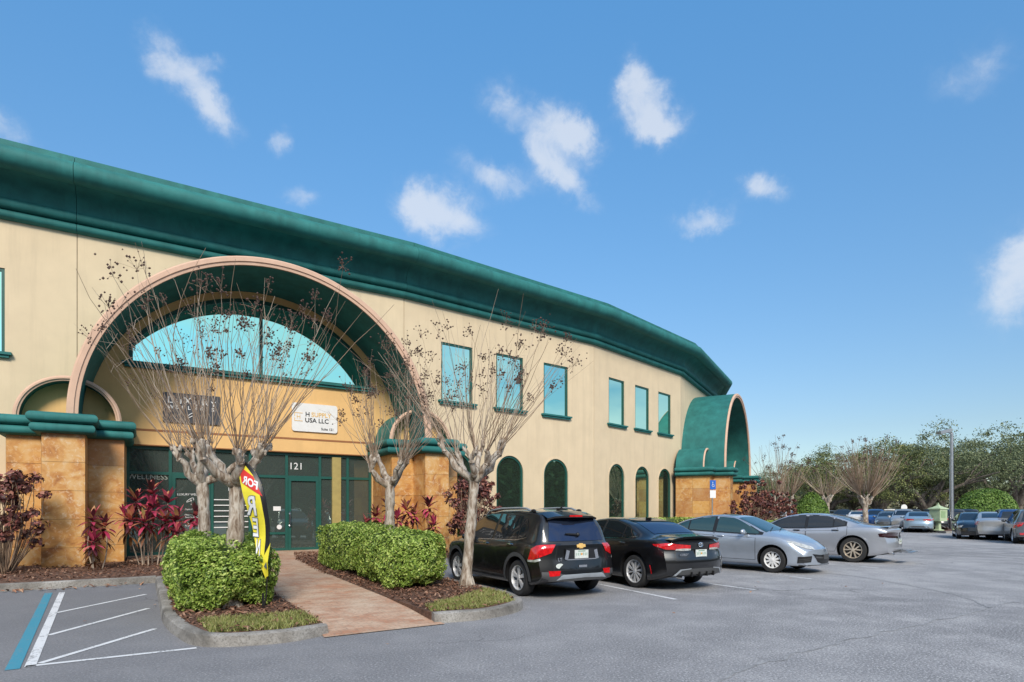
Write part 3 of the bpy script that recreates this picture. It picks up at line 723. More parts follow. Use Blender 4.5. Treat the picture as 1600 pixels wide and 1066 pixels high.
# ------------------------------------------------------------------ ground, kerbs, beds, walk, markings
U = lambda u, o, z=0.0: FA0.p(u, o, z)              # entrance frame: u along, o outward from the arch front
GD = 900
mb = MB(); mb.add([(-GD, -GD, -.012), (GD, -GD, -.012), (GD, GD, -.012), (-GD, GD, -.012)], [(0, 1, 2, 3)])
structure('ground', mb, M['lawn'], ang=0)
mb = MB(); mb.add([(-45, -24, 0), (70, -24, 0), (70, 40, 0), (75, 66, 0), (34, 66, 0), (5, 60, 0), (-45, 40, 0)], [(0, 1, 2, 3, 4, 5, 6)])
structure('parking_lot', mb, M['asphalt'], ang=0)

def smooth_path(pts, rad=.5, n=6):                  # round the corners of a polyline
    P = [Vector(p[:2]) for p in pts]; out_ = [P[0]]
    for i in range(1, len(P)-1):
        a, b, c = P[i-1], P[i], P[i+1]; r = min(rad, (b-a).length*.48, (c-b).length*.48)
        s, e = b+(a-b).normalized()*r, b+(c-b).normalized()*r
        for k in range(n+1):
            t = k/n; out_.append(s*(1-t)**2 + b*2*t*(1-t) + e*t*t)
    return out_+[P[-1]]
KP = [(-.16, -.02), (-.16, .12), (-.145, .14), (-.03, .145), (0, .125), (.02, -.02)]
KW = 0.16
def kerb(pts, rad, label=None):
    sp = smooth_path(pts, rad); mb = MB()
    dense = []
    for a, b in zip(sp, sp[1:]):
        m_ = max(1, int((b-a).length/.35))
        dense += [a+(b-a)*i/m_ for i in range(m_)]
    dense.append(sp[-1])
    sweep(mb, dense, KP)
    for i, v in enumerate(mb.v):                    # slightly worn and uneven
        q = mnoise.noise(Vector((v[0]*1.4, v[1]*1.4, 0)))*.014 if v[2] > .05 else 0
        mb.v[i] = (v[0]+q*.5, v[1]+q*.5, v[2]+q)
    structure('kerb', mb, M['kerb'], ang=40)
    return sp
# the paved side lies to the right of travel
KLB = [U(-14, 4.15), U(1.80, 4.15)]                 # in front of the left bed
KLI = [U(1.80, 4.15), U(1.78, 9.9), U(2.05, 11.55), U(3.0, 11.78), U(3.55, 11.55)]
KRI = [U(5.02, 11.6), U(5.8, 11.72), U(6.75, 11.35), U(7.15, 10.3), U(7.07, 4.6)]
kl = kerb(KLB, .1); ki = kerb(KLI, .9); kr = kerb(KRI, .9)
BB = lambda s, o, z=0.0: FB.p(s, o, z)
CC = lambda s, o, z=0.0: FC.p(s, o, z)
DD = lambda s, o, z=0.0: FD.p(s, o, z)
KB = [U(7.07, 4.6), BB(.3, 5.1), BB(LB, 4.9), CC(LC*.6, 5.1), DD(-.5, 5.2), DD(1.5, 5.8), DD(3, 5.9), DD(5, 5.6), DD(5.4, 3.4)]
kb = kerb(KB, .8)

def bed(name, outline, z, mat, kind='structure', lump=.04, res=.22):
    """lumpy surface filling an outline"""
    xs = [p[0] for p in outline]; ys = [p[1] for p in outline]
    bm = bmesh.new(); vs = [bm.verts.new((p[0], p[1], 0)) for p in outline]; bm.faces.new(vs)
    for ax, lo, hi in ((0, min(xs), max(xs)), (1, min(ys), max(ys))):
        k = int((hi-lo)/res)
        for i in range(1, k):
            co = [0, 0, 0]; no = [0, 0, 0]; co[ax] = lo+(hi-lo)*i/k; no[ax] = 1
            bmesh.ops.bisect_plane(bm, geom=bm.verts[:]+bm.edges[:]+bm.faces[:], plane_co=co, plane_no=no)
    mb = MB(); bm.verts.index_update()
    for v in bm.verts:
        q = mnoise.noise(Vector((v.co.x*1.1, v.co.y*1.1, 3)))*lump + mnoise.noise(Vector((v.co.x*4, v.co.y*4, 7)))*lump*.4
        mb.v.append((v.co.x, v.co.y, z+q*(0 if v.is_boundary else 1)))
    for f in bm.faces: mb.f.append(tuple(v.index for v in f.verts)); mb.m.append(0)
    k_ = len(mb.v); lo_ = [(p[0], p[1], z) for p in outline]; mb.strip(lo_, [(x, y, -.03) for x, y, _ in lo_], closed=True)
    bm.free(); return props(build(name, mb, mat, base=(outline[0][0], outline[0][1], 0), ang=60), kind=kind)
def inside(P, poly):
    x, y = P[:, 0], P[:, 1]; c = np.zeros(len(P), bool); n = len(poly)
    for i in range(n):
        x1, y1 = poly[i][:2]; x2, y2 = poly[(i+1) % n][:2]
        if abs(y2-y1) < 1e-12: continue
        c ^= ((y1 > y) != (y2 > y)) & (x < (x2-x1)*(y-y1)/(y2-y1)+x1)
    return c
def sample(poly, n):
    xs = [p[0] for p in poly]; ys = [p[1] for p in poly]; out_ = np.zeros((0, 2))
    while len(out_) < n:
        q = np.column_stack([RNG.uniform(min(xs), max(xs), n*2), RNG.uniform(min(ys), max(ys), n*2)])
        out_ = np.vstack([out_, q[inside(q, poly)]])
    return out_[:n]
off_in = lambda sp, d: [(p.x, p.y) for p in sp]
left_bed = [U(-14, 4.04)[:2], U(1.92, 4.04)[:2], U(3.5, 4.04)[:2], U(3.5, 1.5)[:2], U(3.6, -2.75)[:2], U(-14, -2.55)[:2]]
isl_left = [(p.x, p.y) for p in ki[1:]] + [U(3.5, 4.04)[:2], U(1.92, 4.04)[:2]]
# pull the island outline inside the kerb
def shrink(poly, d):
    c = Vector((sum(p[0] for p in poly)/len(poly), sum(p[1] for p in poly)/len(poly)))
    return [tuple(Vector(p[:2])+(c-Vector(p[:2])).normalized()*d) for p in poly]
sp_l = [U(1.92, 4.04), U(1.90, 9.85), U(2.15, 11.4), U(3.0, 11.62), U(3.52, 11.42)]
isl_left = [tuple(p) for p in smooth_path(sp_l, .8)] + [U(3.5, 4.04)[:2]]
sp_r = [U(5.03, 11.45), U(5.8, 11.57), U(6.65, 11.22), U(7.0, 10.25), U(6.92, 4.6), U(6.95, 1.0)]
isl_right = [tuple(p) for p in smooth_path(sp_r, .8)] + [U(8.6, -1.0)[:2], U(5.9, -1.6)[:2], U(5.3, 1.5)[:2], U(5.05, 5)[:2]]
b_bed = [U(6.92, 4.55)[:2], BB(.3, 4.97)[:2], BB(LB, 4.77)[:2], CC(LC*.6, 4.97)[:2], DD(-.5, 5.05)[:2], DD(1.5, 5.66)[:2], DD(3, 5.76)[:2], DD(4.9, 5.5)[:2], DD(5.2, 3.4)[:2], DD(5.2, .1)[:2], DD(0, .05)[:2], CC(0, .03)[:2], BB(0, .03)[:2], U(8.7, -1.0)[:2], U(7.0, 1.0)[:2]]
bed('planting_bed', left_bed, .13, M['soil']); bed('planting_bed', isl_left, .135, M['soil'], lump=.03)
bed('planting_bed', isl_right, .137, M['soil'], lump=.03); bed('planting_bed', b_bed, .13, M['soil'])

# brick walk from the lot to the doors, and the landing in front of them
mb = MB(); o_ = [11.74, 11.3, 10.6, 9.6, 7, 4, 1.0, -.2, -.3]; z_ = [.012, .035, .085, .125, .150, .150, .150, .150, .15]
l = [3.45, 3.5, 3.5, 3.5, 3.5, 3.5, 3.5, 3.4, 1.2]; r_ = [5.12, 5.04, 5.03, 5.03, 5.06, 5.2, 5.42, 5.9, 8.9]
mb.strip([U(a, b, c) for a, b, c in zip(l, o_, z_)], [U(a, b, c) for a, b, c in zip(r_, o_, z_)])
mb.add([U(1.2, -.3, .15), U(8.9, -.3, .15), U(8.9, -3.0, .15), U(1.2, -3.0, .15)], [(0, 1, 2, 3)])
structure('brick_walk', mb, M['walk'], ang=60, base=U(3.5, 11.7))

def scatter(name, P, z, n_up, ln, wd, mat, tilt=.5, label=None):
    k = len(P); Nn = np.column_stack([RNG.normal(0, tilt, k), RNG.normal(0, tilt, k), np.ones(k)])
    z = z if isinstance(z, np.ndarray) else np.full(k, z)
    V, F = leaves(np.column_stack([P, z+RNG.uniform(0, .03, k)]), Nn, RNG.uniform(.6, 1.3, k)*ln, RNG.uniform(.6, 1.3, k)*wd)
    o = raw_mesh(name, V, F, mat); return props(o, kind='stuff')
gl_poly = [U(2.15, 10.4)[:2], U(2.2, 11.35)[:2], U(3.0, 11.6)[:2], U(3.5, 11.4)[:2], U(3.45, 10.5)[:2]]
gr_poly = [U(5.06, 11.4)[:2], U(5.8, 11.52)[:2], U(6.6, 11.2)[:2], U(6.92, 10.4)[:2], U(6.9, 9.7)[:2], U(6.2, 10.3)[:2], U(5.2, 10.9)[:2]]
def chips(poly, n, avoid=(), z=.155, sz=1.0):
    P = sample(poly, n); keep = np.ones(len(P), bool)
    for a in avoid: keep &= ~(inside(P, a) & (RNG.random(len(P)) < .8))
    return scatter('mulch', P[keep], z, 1, .085*sz, .032*sz, M['mulch'], .45)
near_left = [U(-3.5, 4.02)[:2], U(1.92, 4.02)[:2], U(3.45, 4.02)[:2], U(3.45, -2)[:2], U(-3.5, -2)[:2]]
props(chips(near_left, 5200), 'red brown mulch chips around the left pillar', 'mulch')
props(chips(isl_left, 3600, [gl_poly]), 'red brown mulch chips under the left hedge', 'mulch')
props(chips(isl_right, 6500, [gr_poly]), 'red brown mulch chips beside the brick walk', 'mulch')
bb = [U(7.0, 4.5)[:2], BB(.3, 4.9)[:2], BB(LB, 4.7)[:2], BB(LB, .1)[:2], BB(0, .1)[:2], U(8.6, -1)[:2]]
props(chips(bb, 3000, sz=1.3), 'mulch chips in the bed along the wall behind the parked cars', 'mulch')
def grass_patch(poly, n, h, label):
    P = sample(poly, n); k = n; a = RNG.uniform(0, 2*PI, k); hh = h*RNG.uniform(.5, 1.25, k); wd = RNG.uniform(.004, .009, k)*1.3
    lean = RNG.normal(0, .5, (k, 2))*hh[:, None]
    b = np.column_stack([P, np.full(k, .125)]); dx = np.column_stack([np.cos(a)*wd, np.sin(a)*wd, np.zeros(k)])
    tip = b+np.column_stack([lean, hh]); V = np.stack([b-dx, b+dx, tip], 1).reshape(-1, 3)
    props(raw_mesh('grass', V, np.arange(3*k).reshape(k, 3), M['grass']), label, 'grass', kind='stuff')
grass_patch(gl_poly, 4200, .075, 'short yellow green grass at the tip of the left kerbed island')
grass_patch(gr_poly, 6000, .07, 'short yellow green grass at the tip of the right kerbed island')
# dead leaves blown along the left kerb
P = np.array([U(RNG.uniform(-2.2, 1.7), 4.2+abs(RNG.normal(0, .22)))[:2] for _ in range(80)])
props(scatter('leaf_litter', P, .015, 1, .13, .06, leaf_mat('dry_leaf', [(.1, (.14, .06, .035)), (.6, (.30, .15, .09)), (1, (.42, .27, .17))], .8, 0), .35), 'dry brown leaves lying along the left kerb', 'leaf litter', kind='stuff')
P = np.array([U(RNG.uniform(-8, 16), 4.3+RNG.uniform(0, 9))[:2] for _ in range(60)])
props(scatter('leaf_litter', P[~inside(P, isl_left) & ~inside(P, isl_right)], .012, 1, .07, .03, bpy.data.materials['dry_leaf'], .35), 'few dry leaves scattered over the parking lot', 'leaf litter', kind='stuff')

# painted markings
def line(a, b, w_, mat, z=.005):
    a, b = Vector(a[:2]), Vector(b[:2]); d = (b-a).normalized(); n = Vector((-d.y, d.x))*w_/2
    mb = MB(); L_ = (b-a).length; k = max(1, int(L_/.5)); la = [a+(b-a)*i/k for i in range(k+1)]
    mb.strip([(*(p+n), z) for p in la], [(*(p-n), z) for p in la])
    return structure('painted_line', mb, M[mat], ang=0, base=(a.x, a.y, 0))
def G(px, py): D = 933*1.62/(py-795); return ((px-800)/933*D, D)
line(G(76, 927), G(19, 1047), .12, 'line_blue'); line(G(97, 926), G(47, 1042), .095, 'line_white')
for a, b in (((88, 958), (228, 929)), ((76, 993), (232, 951)), ((62, 1037), (242, 983)), ((40, 1042), (307, 1013))): line(G(*a), G(*b), .075, 'line_white')
def stall(F, s, o0, o1): line(F.p(s, o0, 0), F.p(s, o1, 0), .09, 'line_worn')
# ------------------------------------------------------------------ plants
def lump(P, sc, seed=0):
    return np.array([mnoise.noise(Vector((p[0]*sc+seed, p[1]*sc, p[2]*sc))) for p in P])
def hedge(name, label, c, h, rz, n, mat='hedge', leaf=.055, ex=.55, cat='hedge', group=None, amp=.09, core='hedge_core', flat=False, zmin=-.95):
    """clipped mass of leaves: rounded box, half sizes h, base at c"""
    th = thing(name, c, label, cat, group, rz); h = np.array(h)
    d = unit(RNG.normal(size=(n, 3))); d = d[d[:, 2] > zmin]
    e = np.sign(d)*np.abs(d)**ex; e = e/np.max(np.abs(e), 1, keepdims=True)*.5 + unit(e)*.5 if ex < 1 else d
    P = e*h; k = lump(P, 2.2, c[0])*amp + lump(P, 6, c[1])*amp*.45
    nn = unit(e/h); depth = RNG.exponential(.035, len(P))*(h.min()/.5)
    P = P + nn*(k-np.minimum(depth, .2))[:, None]; P[:, 2] += h[2]
    keep = P[:, 2] > .02; P, nn = P[keep], nn[keep]; m = len(P)
    No = nn + RNG.normal(0, .55, (m, 3)) + np.array([0, 0, .35])
    V, F = leaves(P, No, leaf*RNG.uniform(.7, 1.35, m), leaf*.52*RNG.uniform(.7, 1.3, m))
    raw_mesh('foliage', V, F, M[mat], th)
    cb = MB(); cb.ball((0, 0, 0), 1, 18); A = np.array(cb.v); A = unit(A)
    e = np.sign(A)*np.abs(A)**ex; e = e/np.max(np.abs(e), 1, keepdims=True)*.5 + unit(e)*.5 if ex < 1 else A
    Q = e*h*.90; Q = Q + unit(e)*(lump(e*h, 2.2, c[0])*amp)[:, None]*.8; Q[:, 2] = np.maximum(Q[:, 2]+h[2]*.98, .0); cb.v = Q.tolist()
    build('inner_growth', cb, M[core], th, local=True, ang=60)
    return th
def uo(u, o, z=.13): return FA0.p(u, o, z)
hedge('hedge', 'large clipped green hedge around two pale trunks left of the walk', uo(2.58, 8.35), (.74, 1.6, .52), ANG_A, 32000, leaf=.062, ex=.72, amp=.17)
hedge('hedge', 'rounded green hedge nearest the parked black hatchback, right of the walk', uo(5.90, 7.95), (.62, 1.35, .53), ANG_A, 26000, leaf=.06, ex=.85, amp=.16)
hedge('hedge', 'longer green hedge beside the walk, nearest the entrance door', uo(5.98, 4.85), (.62, 1.75, .57), ANG_A, 26000, leaf=.06, ex=.8, amp=.16)
hedge('low_hedge', 'low clipped hedge under the lower windows behind the two black cars', BB(5.6, 1.5, .13), (5.2, .42, .46), FB.a, 16000, leaf=.09, ex=.5, amp=.05, core='hedge_core')
hedge('low_hedge', 'low clipped hedge under the lower windows behind the silver blue sedan', CC(4.4, 1.5, .13), (4.6, .42, .52), FC.a, 12000, leaf=.1, ex=.5, amp=.05)
hedge('low_hedge', 'low green hedge in front of the dark red shrubs at the far entrance', DD(1.6, 5.0, .13), (3.4, .4, .42), FD.a, 9000, leaf=.11, ex=.5, amp=.05)

def stem_tube(mb, a, b, r0, r1, bend, n=5, seg=4, mi=0, rnd=random):
    a, b = Vector(a), Vector(b); d = b-a; side = Vector((rnd.uniform(-1, 1), rnd.uniform(-1, 1), rnd.uniform(-.3, .5)))*bend*d.length
    pts = [a+d*t+side*math.sin(PI*t) for t in [i/seg for i in range(seg+1)]]
    mb.tube(pts, [r0+(r1-r0)*i/seg for i in range(seg+1)], n, mi); return pts
def strap_leaf(Vs, Fs, base, dirv, ln, wd, droop, rnd):
    d = Vector(dirv).normalized(); side = d.cross(Vector((0, 0, 1)))
    if side.length < .05: side = Vector((1, 0, 0))
    side.normalize(); p = Vector(base); b = len(Vs); k = 5
    for i in range(k+1):
        t = i/k; w_ = wd*math.sin(PI*min(1, .12+t*.88))**.8*.5 if i < k else .002
        Vs += [tuple(p-side*w_), tuple(p+side*w_)]
        d = (d+Vector((0, 0, -droop*.34))).normalized(); p = p+d*ln/k
    Fs += [(b+2*i, b+2*i+1, b+2*i+3, b+2*i+2) for i in range(k)]
def ti_plant(label, base, stems, rnd, group=None):
    th = thing('ti_plant', base, label, 'plant', group)
    st = MB(); V, F, mi = [], [], []; V2, F2 = [], []
    for (dx, dy, hgt, sc) in stems:
        x0, y0 = dx*.45+rnd.uniform(-.06, .06), dy*.45+rnd.uniform(-.06, .06)
        pts = stem_tube(st, (x0, y0, 0), (dx, dy, hgt), .018, .013, .06, rnd=rnd)
        for ring, (cnt, el0, lnf) in enumerate(((7, 68, .85), (8, 42, 1.0), (8, 18, 1.0), (5, -8, .85))):
            for j in range(cnt):
                a = 2*PI*(j+rnd.random()*.6)/cnt+ring; e = R(el0+rnd.uniform(-10, 10))
                z = hgt-ring*.055*sc
                strap_leaf(V, F, (dx, dy, z), (math.cos(a)*math.cos(e), math.sin(a)*math.cos(e), math.sin(e)), .42*sc*lnf*rnd.uniform(.8, 1.15), .095*sc, .40+.10*ring, rnd)
        for j in range(6):                          # spent leaves lower on the cane
            a = rnd.uniform(0, 2*PI); z = hgt-rnd.uniform(.25, .6)*sc
            strap_leaf(V2, F2, (dx, dy, max(.2, z)), (math.cos(a), math.sin(a), -.1), .36*sc, .06*sc, .9, rnd)
    build('stems', st, M['twig_pale'], th, local=True, ang=40)
    raw_mesh('leaves', np.array(V), np.array(F), M['ti'], th, smooth=True)
    raw_mesh('dry_leaves', np.array(V2), np.array(F2), M['ti_old'], th, smooth=True)
    return th
rd = random.Random(11)
ti_plant('tall crimson ti plant between left pillar and shopfront glass', uo(1.75, .75), [(-.45, .1, 1.75, 1.1), (-.15, .3, 1.95, 1.15), (.1, -.1, 1.55, 1.1), (.35, .2, 1.7, 1.1), (-.3, -.35, 1.25, 1.05), (.15, -.5, 1.2, 1.0), (.5, -.2, 1.2, 1.0), (-.6, -.1, 1.3, 1)], rd)
ti_plant('lower magenta ti plant nearest the hedge left of the walk', uo(2.6, 1.5), [(-.3, 0, 1.25, 1.05), (.1, .15, 1.35, 1.05), (.35, -.15, 1.05, .95), (-.1, -.35, .9, .95), (-.5, .2, 1.1, 1)], rd)
ti_plant('small pink ti plant with orange lower leaves in front of left pillar', uo(.62, 1.6), [(-.12, 0, 1.25, 1.0), (.12, .1, 1.1, .95), (.05, -.2, .7, .9), (-.25, .15, .75, .9)], rd)
ti_plant('dark red ti plant in front of the right pillar behind a pale trunk', uo(8.2, 1.45), [(-.5, 0, 1.3, 1.05), (-.15, .2, 1.55, 1.1), (.2, -.1, 1.2, 1.0), (-.8, .1, 1.0, .95), (.45, .1, 1.5, 1.1)], rd)
ti_plant('dark red ti plant against the orange face of the right pillar', uo(9.15, 1.75), [(-.3, 0, 1.35, 1.05), (.15, .15, 1.6, 1.1), (.35, -.15, 1.0, .95)], rd)

def copper_shrub(label, base, h, n, rnd, seed, leaf=.13, per=34, clus=.17, group=None, zlo=.3):
    """open shrub: forked stems each ending in a rosette of dark leaves"""
    th = thing('copperleaf_shrub', base, label, 'shrub', group); st = MB(); P = []; NN = []
    for i in range(n):
        a = rnd.uniform(0, 2*PI); rr = math.sqrt(rnd.random()); z = h[2]*(zlo+(1-zlo)*rnd.random()); f = math.sqrt(max(.15, 1-((z/h[2]-.55)/.62)**2))
        tip = Vector((math.cos(a)*rr*h[0]*f, math.sin(a)*rr*h[1]*f, z))
        stem_tube(st, (tip.x*.18, tip.y*.18, 0), tip, .016, .006, .08, 4, 4, rnd=rnd)
        k = per; q = RNG.normal(size=(k, 3)); q = unit(q)*RNG.uniform(.35, 1, (k, 1))*clus*RNG.uniform(.75, 1.3)
        P.append(q*np.array([1, 1, .75])+np.array(tip)); NN.append(unit(q)+np.array([0, 0, .5])+RNG.normal(0, .35, (k, 3)))
    build('stems', st, M['twig'], th, local=True, ang=40)
    P, NN = np.vstack(P), np.vstack(NN); m = len(P)
    V, F = leaves(P, NN, leaf*RNG.uniform(.6, 1.25, m), leaf*.68*RNG.uniform(.7, 1.2, m), .1)
    raw_mesh('leaves', V, F, M['copper'], th); return th
copper_shrub('dark bronze leaved shrub in front of the left pillar at photo edge', uo(-1.15, 1.35), (.85, .8, 2.35), 60, random.Random(3), 1)
copper_shrub('dark purple leggy shrub between the right pillar and the black hatchback', uo(10.45, 2.35), (.8, .9, 2.35), 60, random.Random(4), 2)
copper_shrub('wide bronze red shrub behind the roof of the black hatchback', BB(1.75, 1.5, .13), (1.5, .9, 2.75), 120, random.Random(5), 3)
copper_shrub('dark red leaved shrub left of the accessible parking sign', DD(-.3, 4.1, .13), (1.7, 1.0, 2.0), 60, random.Random(6), 4, .16)
copper_shrub('tallest bronze shrub behind the accessible parking sign', DD(2.2, 4.3, .13), (1.5, 1.1, 3.2), 70, random.Random(7), 5, .17)
copper_shrub('purple brown shrub at the right end of the far entrance planting', DD(5.6, 4.2, .13), (2.2, 1.2, 2.6), 85, random.Random(8), 6, .17)
copper_shrub('bushy dark red shrub against the far right pillar', DD(9.0, 4.0, .13), (1.7, 1.2, 2.2), 60, random.Random(9), 7, .18)

# ------------------------------------------------------------------ bare crape myrtles with pollard knuckles
def crape(label, base, r, zf, knuckles, shoots, zt, spread, rnd, group=None, fine=True, lean=(0, 0), sh_r=.0060, seed_n=.22, seed_r=.0165, kn=.135):
    th = thing('crape_myrtle_tree', base, label, 'tree', group)
    tr = MB(); F0 = Vector((lean[0], lean[1], zf)); seg = 26 if fine else 10; pts = []; rad = []
    for i in range(seg+1):
        t = i/seg; pts.append(Vector((lean[0]*t+math.sin(t*5+r*40)*.02, lean[1]*t+math.cos(t*4)*.02, zf*t)))
        rad.append(r*(1.5-1.2*t/.12*.4 if t < .12 else 1.02-.10*t+.16*max(0, t-.75)*4*.25) * (1+.05*math.sin(i*2.3)))
    tr.tube(pts, rad, 14 if fine else 8)
    if fine:
        for i in range(9):                          # flare at the roots
            a = 2*PI*i/9+rnd.random()*.4; tr.tube([(math.cos(a)*r*.55, math.sin(a)*r*.55, .22), (math.cos(a)*r*1.25, math.sin(a)*r*1.25, .04), (math.cos(a)*r*1.8, math.sin(a)*r*1.8, -.04)], [r*.42, r*.35, r*.16], 7)
    ends = []
    for i in range(knuckles):
        a = 2*PI*(i+.5*rnd.random())/knuckles; rr = spread*kn*rnd.uniform(.55, 1.15); up = rnd.uniform(.42, .95)
        st0 = F0-Vector((0, 0, rnd.uniform(.02, .14)))
        e = F0+Vector((math.cos(a)*rr, math.sin(a)*rr, up*.52*(zf/2.1)**.5)); mid = st0+(e-st0)*.5+Vector((math.cos(a)*.05+rnd.uniform(-.04, .04), math.sin(a)*.05+rnd.uniform(-.04, .04), -.04))
        tr.tube([st0, st0+(mid-st0)*.5, mid, st0+(e-st0)*.8+Vector((rnd.uniform(-.03, .03), rnd.uniform(-.03, .03), 0)), e], [r*.86, r*.76, r*.64, r*.54, r*.48], 10)
        for q in range(3 if fine else 1):           # gnarled pollard stubs
            b_ = a+rnd.uniform(-1.3, 1.3); d_ = Vector((math.cos(b_)*rnd.uniform(.2, .8), math.sin(b_)*rnd.uniform(.2, .8), rnd.uniform(.5, 1.0))).normalized(); ln_ = rnd.uniform(.10, .30)
            p1, p2 = e+d_*ln_*.55+Vector((rnd.uniform(-.03, .03), rnd.uniform(-.03, .03), 0)), e+d_*ln_
            tr.tube([e-d_*.05, p1, p2, p2+d_*.05], [r*.46, r*.33, r*.40, r*.14], 9); ends.append(p2)
            for _ in range(2): tr.ball(p2+Vector((rnd.uniform(-.04, .04), rnd.uniform(-.04, .04), rnd.uniform(-.06, .03))), r*rnd.uniform(.14, .24), 5, 0, (1, 1, rnd.uniform(.9, 1.6)))
    if fine:
        for i, v in enumerate(tr.v):
            q = mnoise.noise(Vector((v[0]*7+base[0], v[1]*7, v[2]*2.4)))*.026+mnoise.noise(Vector((v[0]*19, v[1]*19, v[2]*11)))*.010; d = Vector((v[0]-lean[0]*v[2]/zf, v[1]-lean[1]*v[2]/zf, 0))
            d = d.normalized() if d.length > 1e-4 else d; tr.v[i] = (v[0]+d.x*q, v[1]+d.y*q, v[2]+q*.3)
    build('trunk', tr, M['bark'], th, local=True, ang=70)
    br = MB(); sd_ = MB()
    def head(p, d, s):
        k = rnd.randint(12, 26)
        for _ in range(k):
            o_ = Vector((rnd.gauss(0, .05), rnd.gauss(0, .05), rnd.gauss(.03, .06)))*s; q = p+o_
            if fine and rnd.random() < .5: br.tube([p-d*.03, p+o_*.6, q], .0022, 3, cap=False)
            (sd_ if fine else br).octa(q, seed_r*rnd.uniform(.7, 1.35), 0 if fine else 2)
    for e in ends:
        for j in range(max(2, round(shoots*rnd.uniform(.6, 1.4)))):
            a = rnd.uniform(0, 2*PI); out_ = Vector((e.x-lean[0], e.y-lean[1], 0)); out_ = out_/max(out_.length, .01)
            rr = spread*.5*math.sqrt(rnd.uniform(.02, 1.0))
            tgt = Vector((lean[0], lean[1], 0))+out_*rr*.95+Vector((math.cos(a), math.sin(a), 0))*spread*.22*rnd.random()
            hf = rnd.uniform(.55, 1.0)*(1-.28*(rr/(spread*.5))**2); tgt.z = e.z+(zt-e.z)*hf
            d = tgt-e; bow = Vector((out_.x, out_.y, 0))*d.length*rnd.uniform(-.03, .035)+Vector((rnd.uniform(-1, 1), rnd.uniform(-1, 1), 0))*d.length*.085
            r0 = sh_r*rnd.uniform(.75, 1.4); n_ = 7 if fine else 4
            pts = [e+d*t+bow*math.sin(PI*t)+Vector((rnd.uniform(-1, 1), rnd.uniform(-1, 1), 0))*.030 for t in [i/n_ for i in range(n_+1)]]
            br.tube(pts, [r0*(1-.68*i/n_) for i in range(n_+1)], 5 if fine else 3, cap=False, mi=0 if rnd.random() < .62 else 1)
            dn = d.normalized()
            if fine and rnd.random() < .5:         # side twigs
                for _ in range(rnd.randint(1, 2)):
                    t = rnd.uniform(.45, .92); i = int(t*n_); p0 = pts[i]
                    p2 = p0+(dn*.6+Vector((rnd.uniform(-1, 1), rnd.uniform(-1, 1), rnd.uniform(-.1, .7)))).normalized()*rnd.uniform(.18, .55)
                    p1 = (p0+p2)/2+Vector((rnd.uniform(-.05, .05), rnd.uniform(-.05, .05), .04))
                    br.tube([p0, p1, p2], [r0*.45, r0*.36, r0*.24], 4, cap=False, mi=1)
                    if rnd.random() < seed_n: head(p2, (p2-p1).normalized(), rnd.uniform(.7, 1.1))
            if rnd.random() < seed_n*1.3: head(pts[-1], dn, rnd.uniform(.9, 1.7))
    build('branches', br, [M['twig'], M['twig_pale'], M['seed']], th, local=True, ang=60, fix=False)
    if sd_.v: props(build('seed_heads', sd_, M['seed'], th, local=True, ang=0, fix=False), kind='stuff')
    return th
crape('bare crape myrtle, nearest thick pale trunk rising from the left hedge', uo(2.66, 9.42), .118, 1.95, 5, 6, 5.35, 4.0, random.Random(21), lean=(.05, .12))
crape('bare crape myrtle, thinner trunk behind the hedge, left of the shopfront stripes', uo(2.62, 5.75), .115, 2.12, 5, 5, 5.7, 4.6, random.Random(22), lean=(-.05, 0))
crape('bare crape myrtle behind the right hedges in front of the right pillar', uo(6.2, 6.55), .110, 2.1, 5, 6, 5.1, 3.3, random.Random(23), lean=(.05, 0))
crape('bare crape myrtle standing beside the black hatchback in mulch', uo(6.80, 9.2), .098, 2.12, 6, 6, 5.45, 4.0, random.Random(24), lean=(.12, .0))
GRP = None
def far_px(px, D): return ((px-800)/933*D, D, 0)
crape('bare crape myrtle with wide brush of twigs behind the silver sedan roof', far_px(1352, 36), .16, 1.9, 7, 26, 6.0, 3.9, random.Random(31), fine=False, sh_r=.016, seed_n=.10, seed_r=.03, kn=.09)
crape('bare crape myrtle left of the far hedge dome, nearest the building', far_px(1212, 38), .13, 2.0, 5, 10, 6.6, 3.2, random.Random(32), fine=False, sh_r=.014, seed_n=.35, seed_r=.024, kn=.09)
crape('bushy bare crape myrtle just left of the smaller green dome shrub', far_px(1233, 41), .15, 2.0, 6, 14, 5.4, 3.6, random.Random(33), fine=False, sh_r=.016, seed_n=.2, seed_r=.03, kn=.09)
crape('bare crape myrtle far behind the smaller green dome shrub', far_px(1293, 58), .2, 2.3, 6, 12, 6.4, 5.5, random.Random(34), fine=False, sh_r=.018, seed_n=.1, seed_r=.04, kn=.09)

# ------------------------------------------------------------------ clipped domes
def dome(label, c, r, h, n, leaf):
    th = thing('dome_shrub', c, label, 'shrub'); d = unit(RNG.normal(size=(n, 3))); d[:, 2] = np.abs(d[:, 2])
    P = d*np.array([r, r, h]); P = P*(1+lump(P, 1.1, c[0])[:, None]*.06-RNG.exponential(.02, (n, 1)))
    V, F = leaves(P, d+RNG.normal(0, .5, (n, 3))+np.array([0, 0, .2]), leaf*RNG.uniform(.7, 1.3, n), leaf*.6*RNG.uniform(.7, 1.3, n))
    raw_mesh('foliage', V, F, M['dome'], th)
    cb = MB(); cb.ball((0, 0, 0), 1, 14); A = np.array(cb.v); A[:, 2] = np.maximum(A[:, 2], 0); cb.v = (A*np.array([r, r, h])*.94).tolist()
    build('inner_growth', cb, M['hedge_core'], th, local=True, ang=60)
dome('large clipped green dome shrub behind the parked cars at far right', far_px(1540, 50), 2.5, 3.35, 14000, .16)
dome('smaller clipped green dome shrub behind the silver sedan', far_px(1268, 47), 1.38, 2.85, 8000, .15)

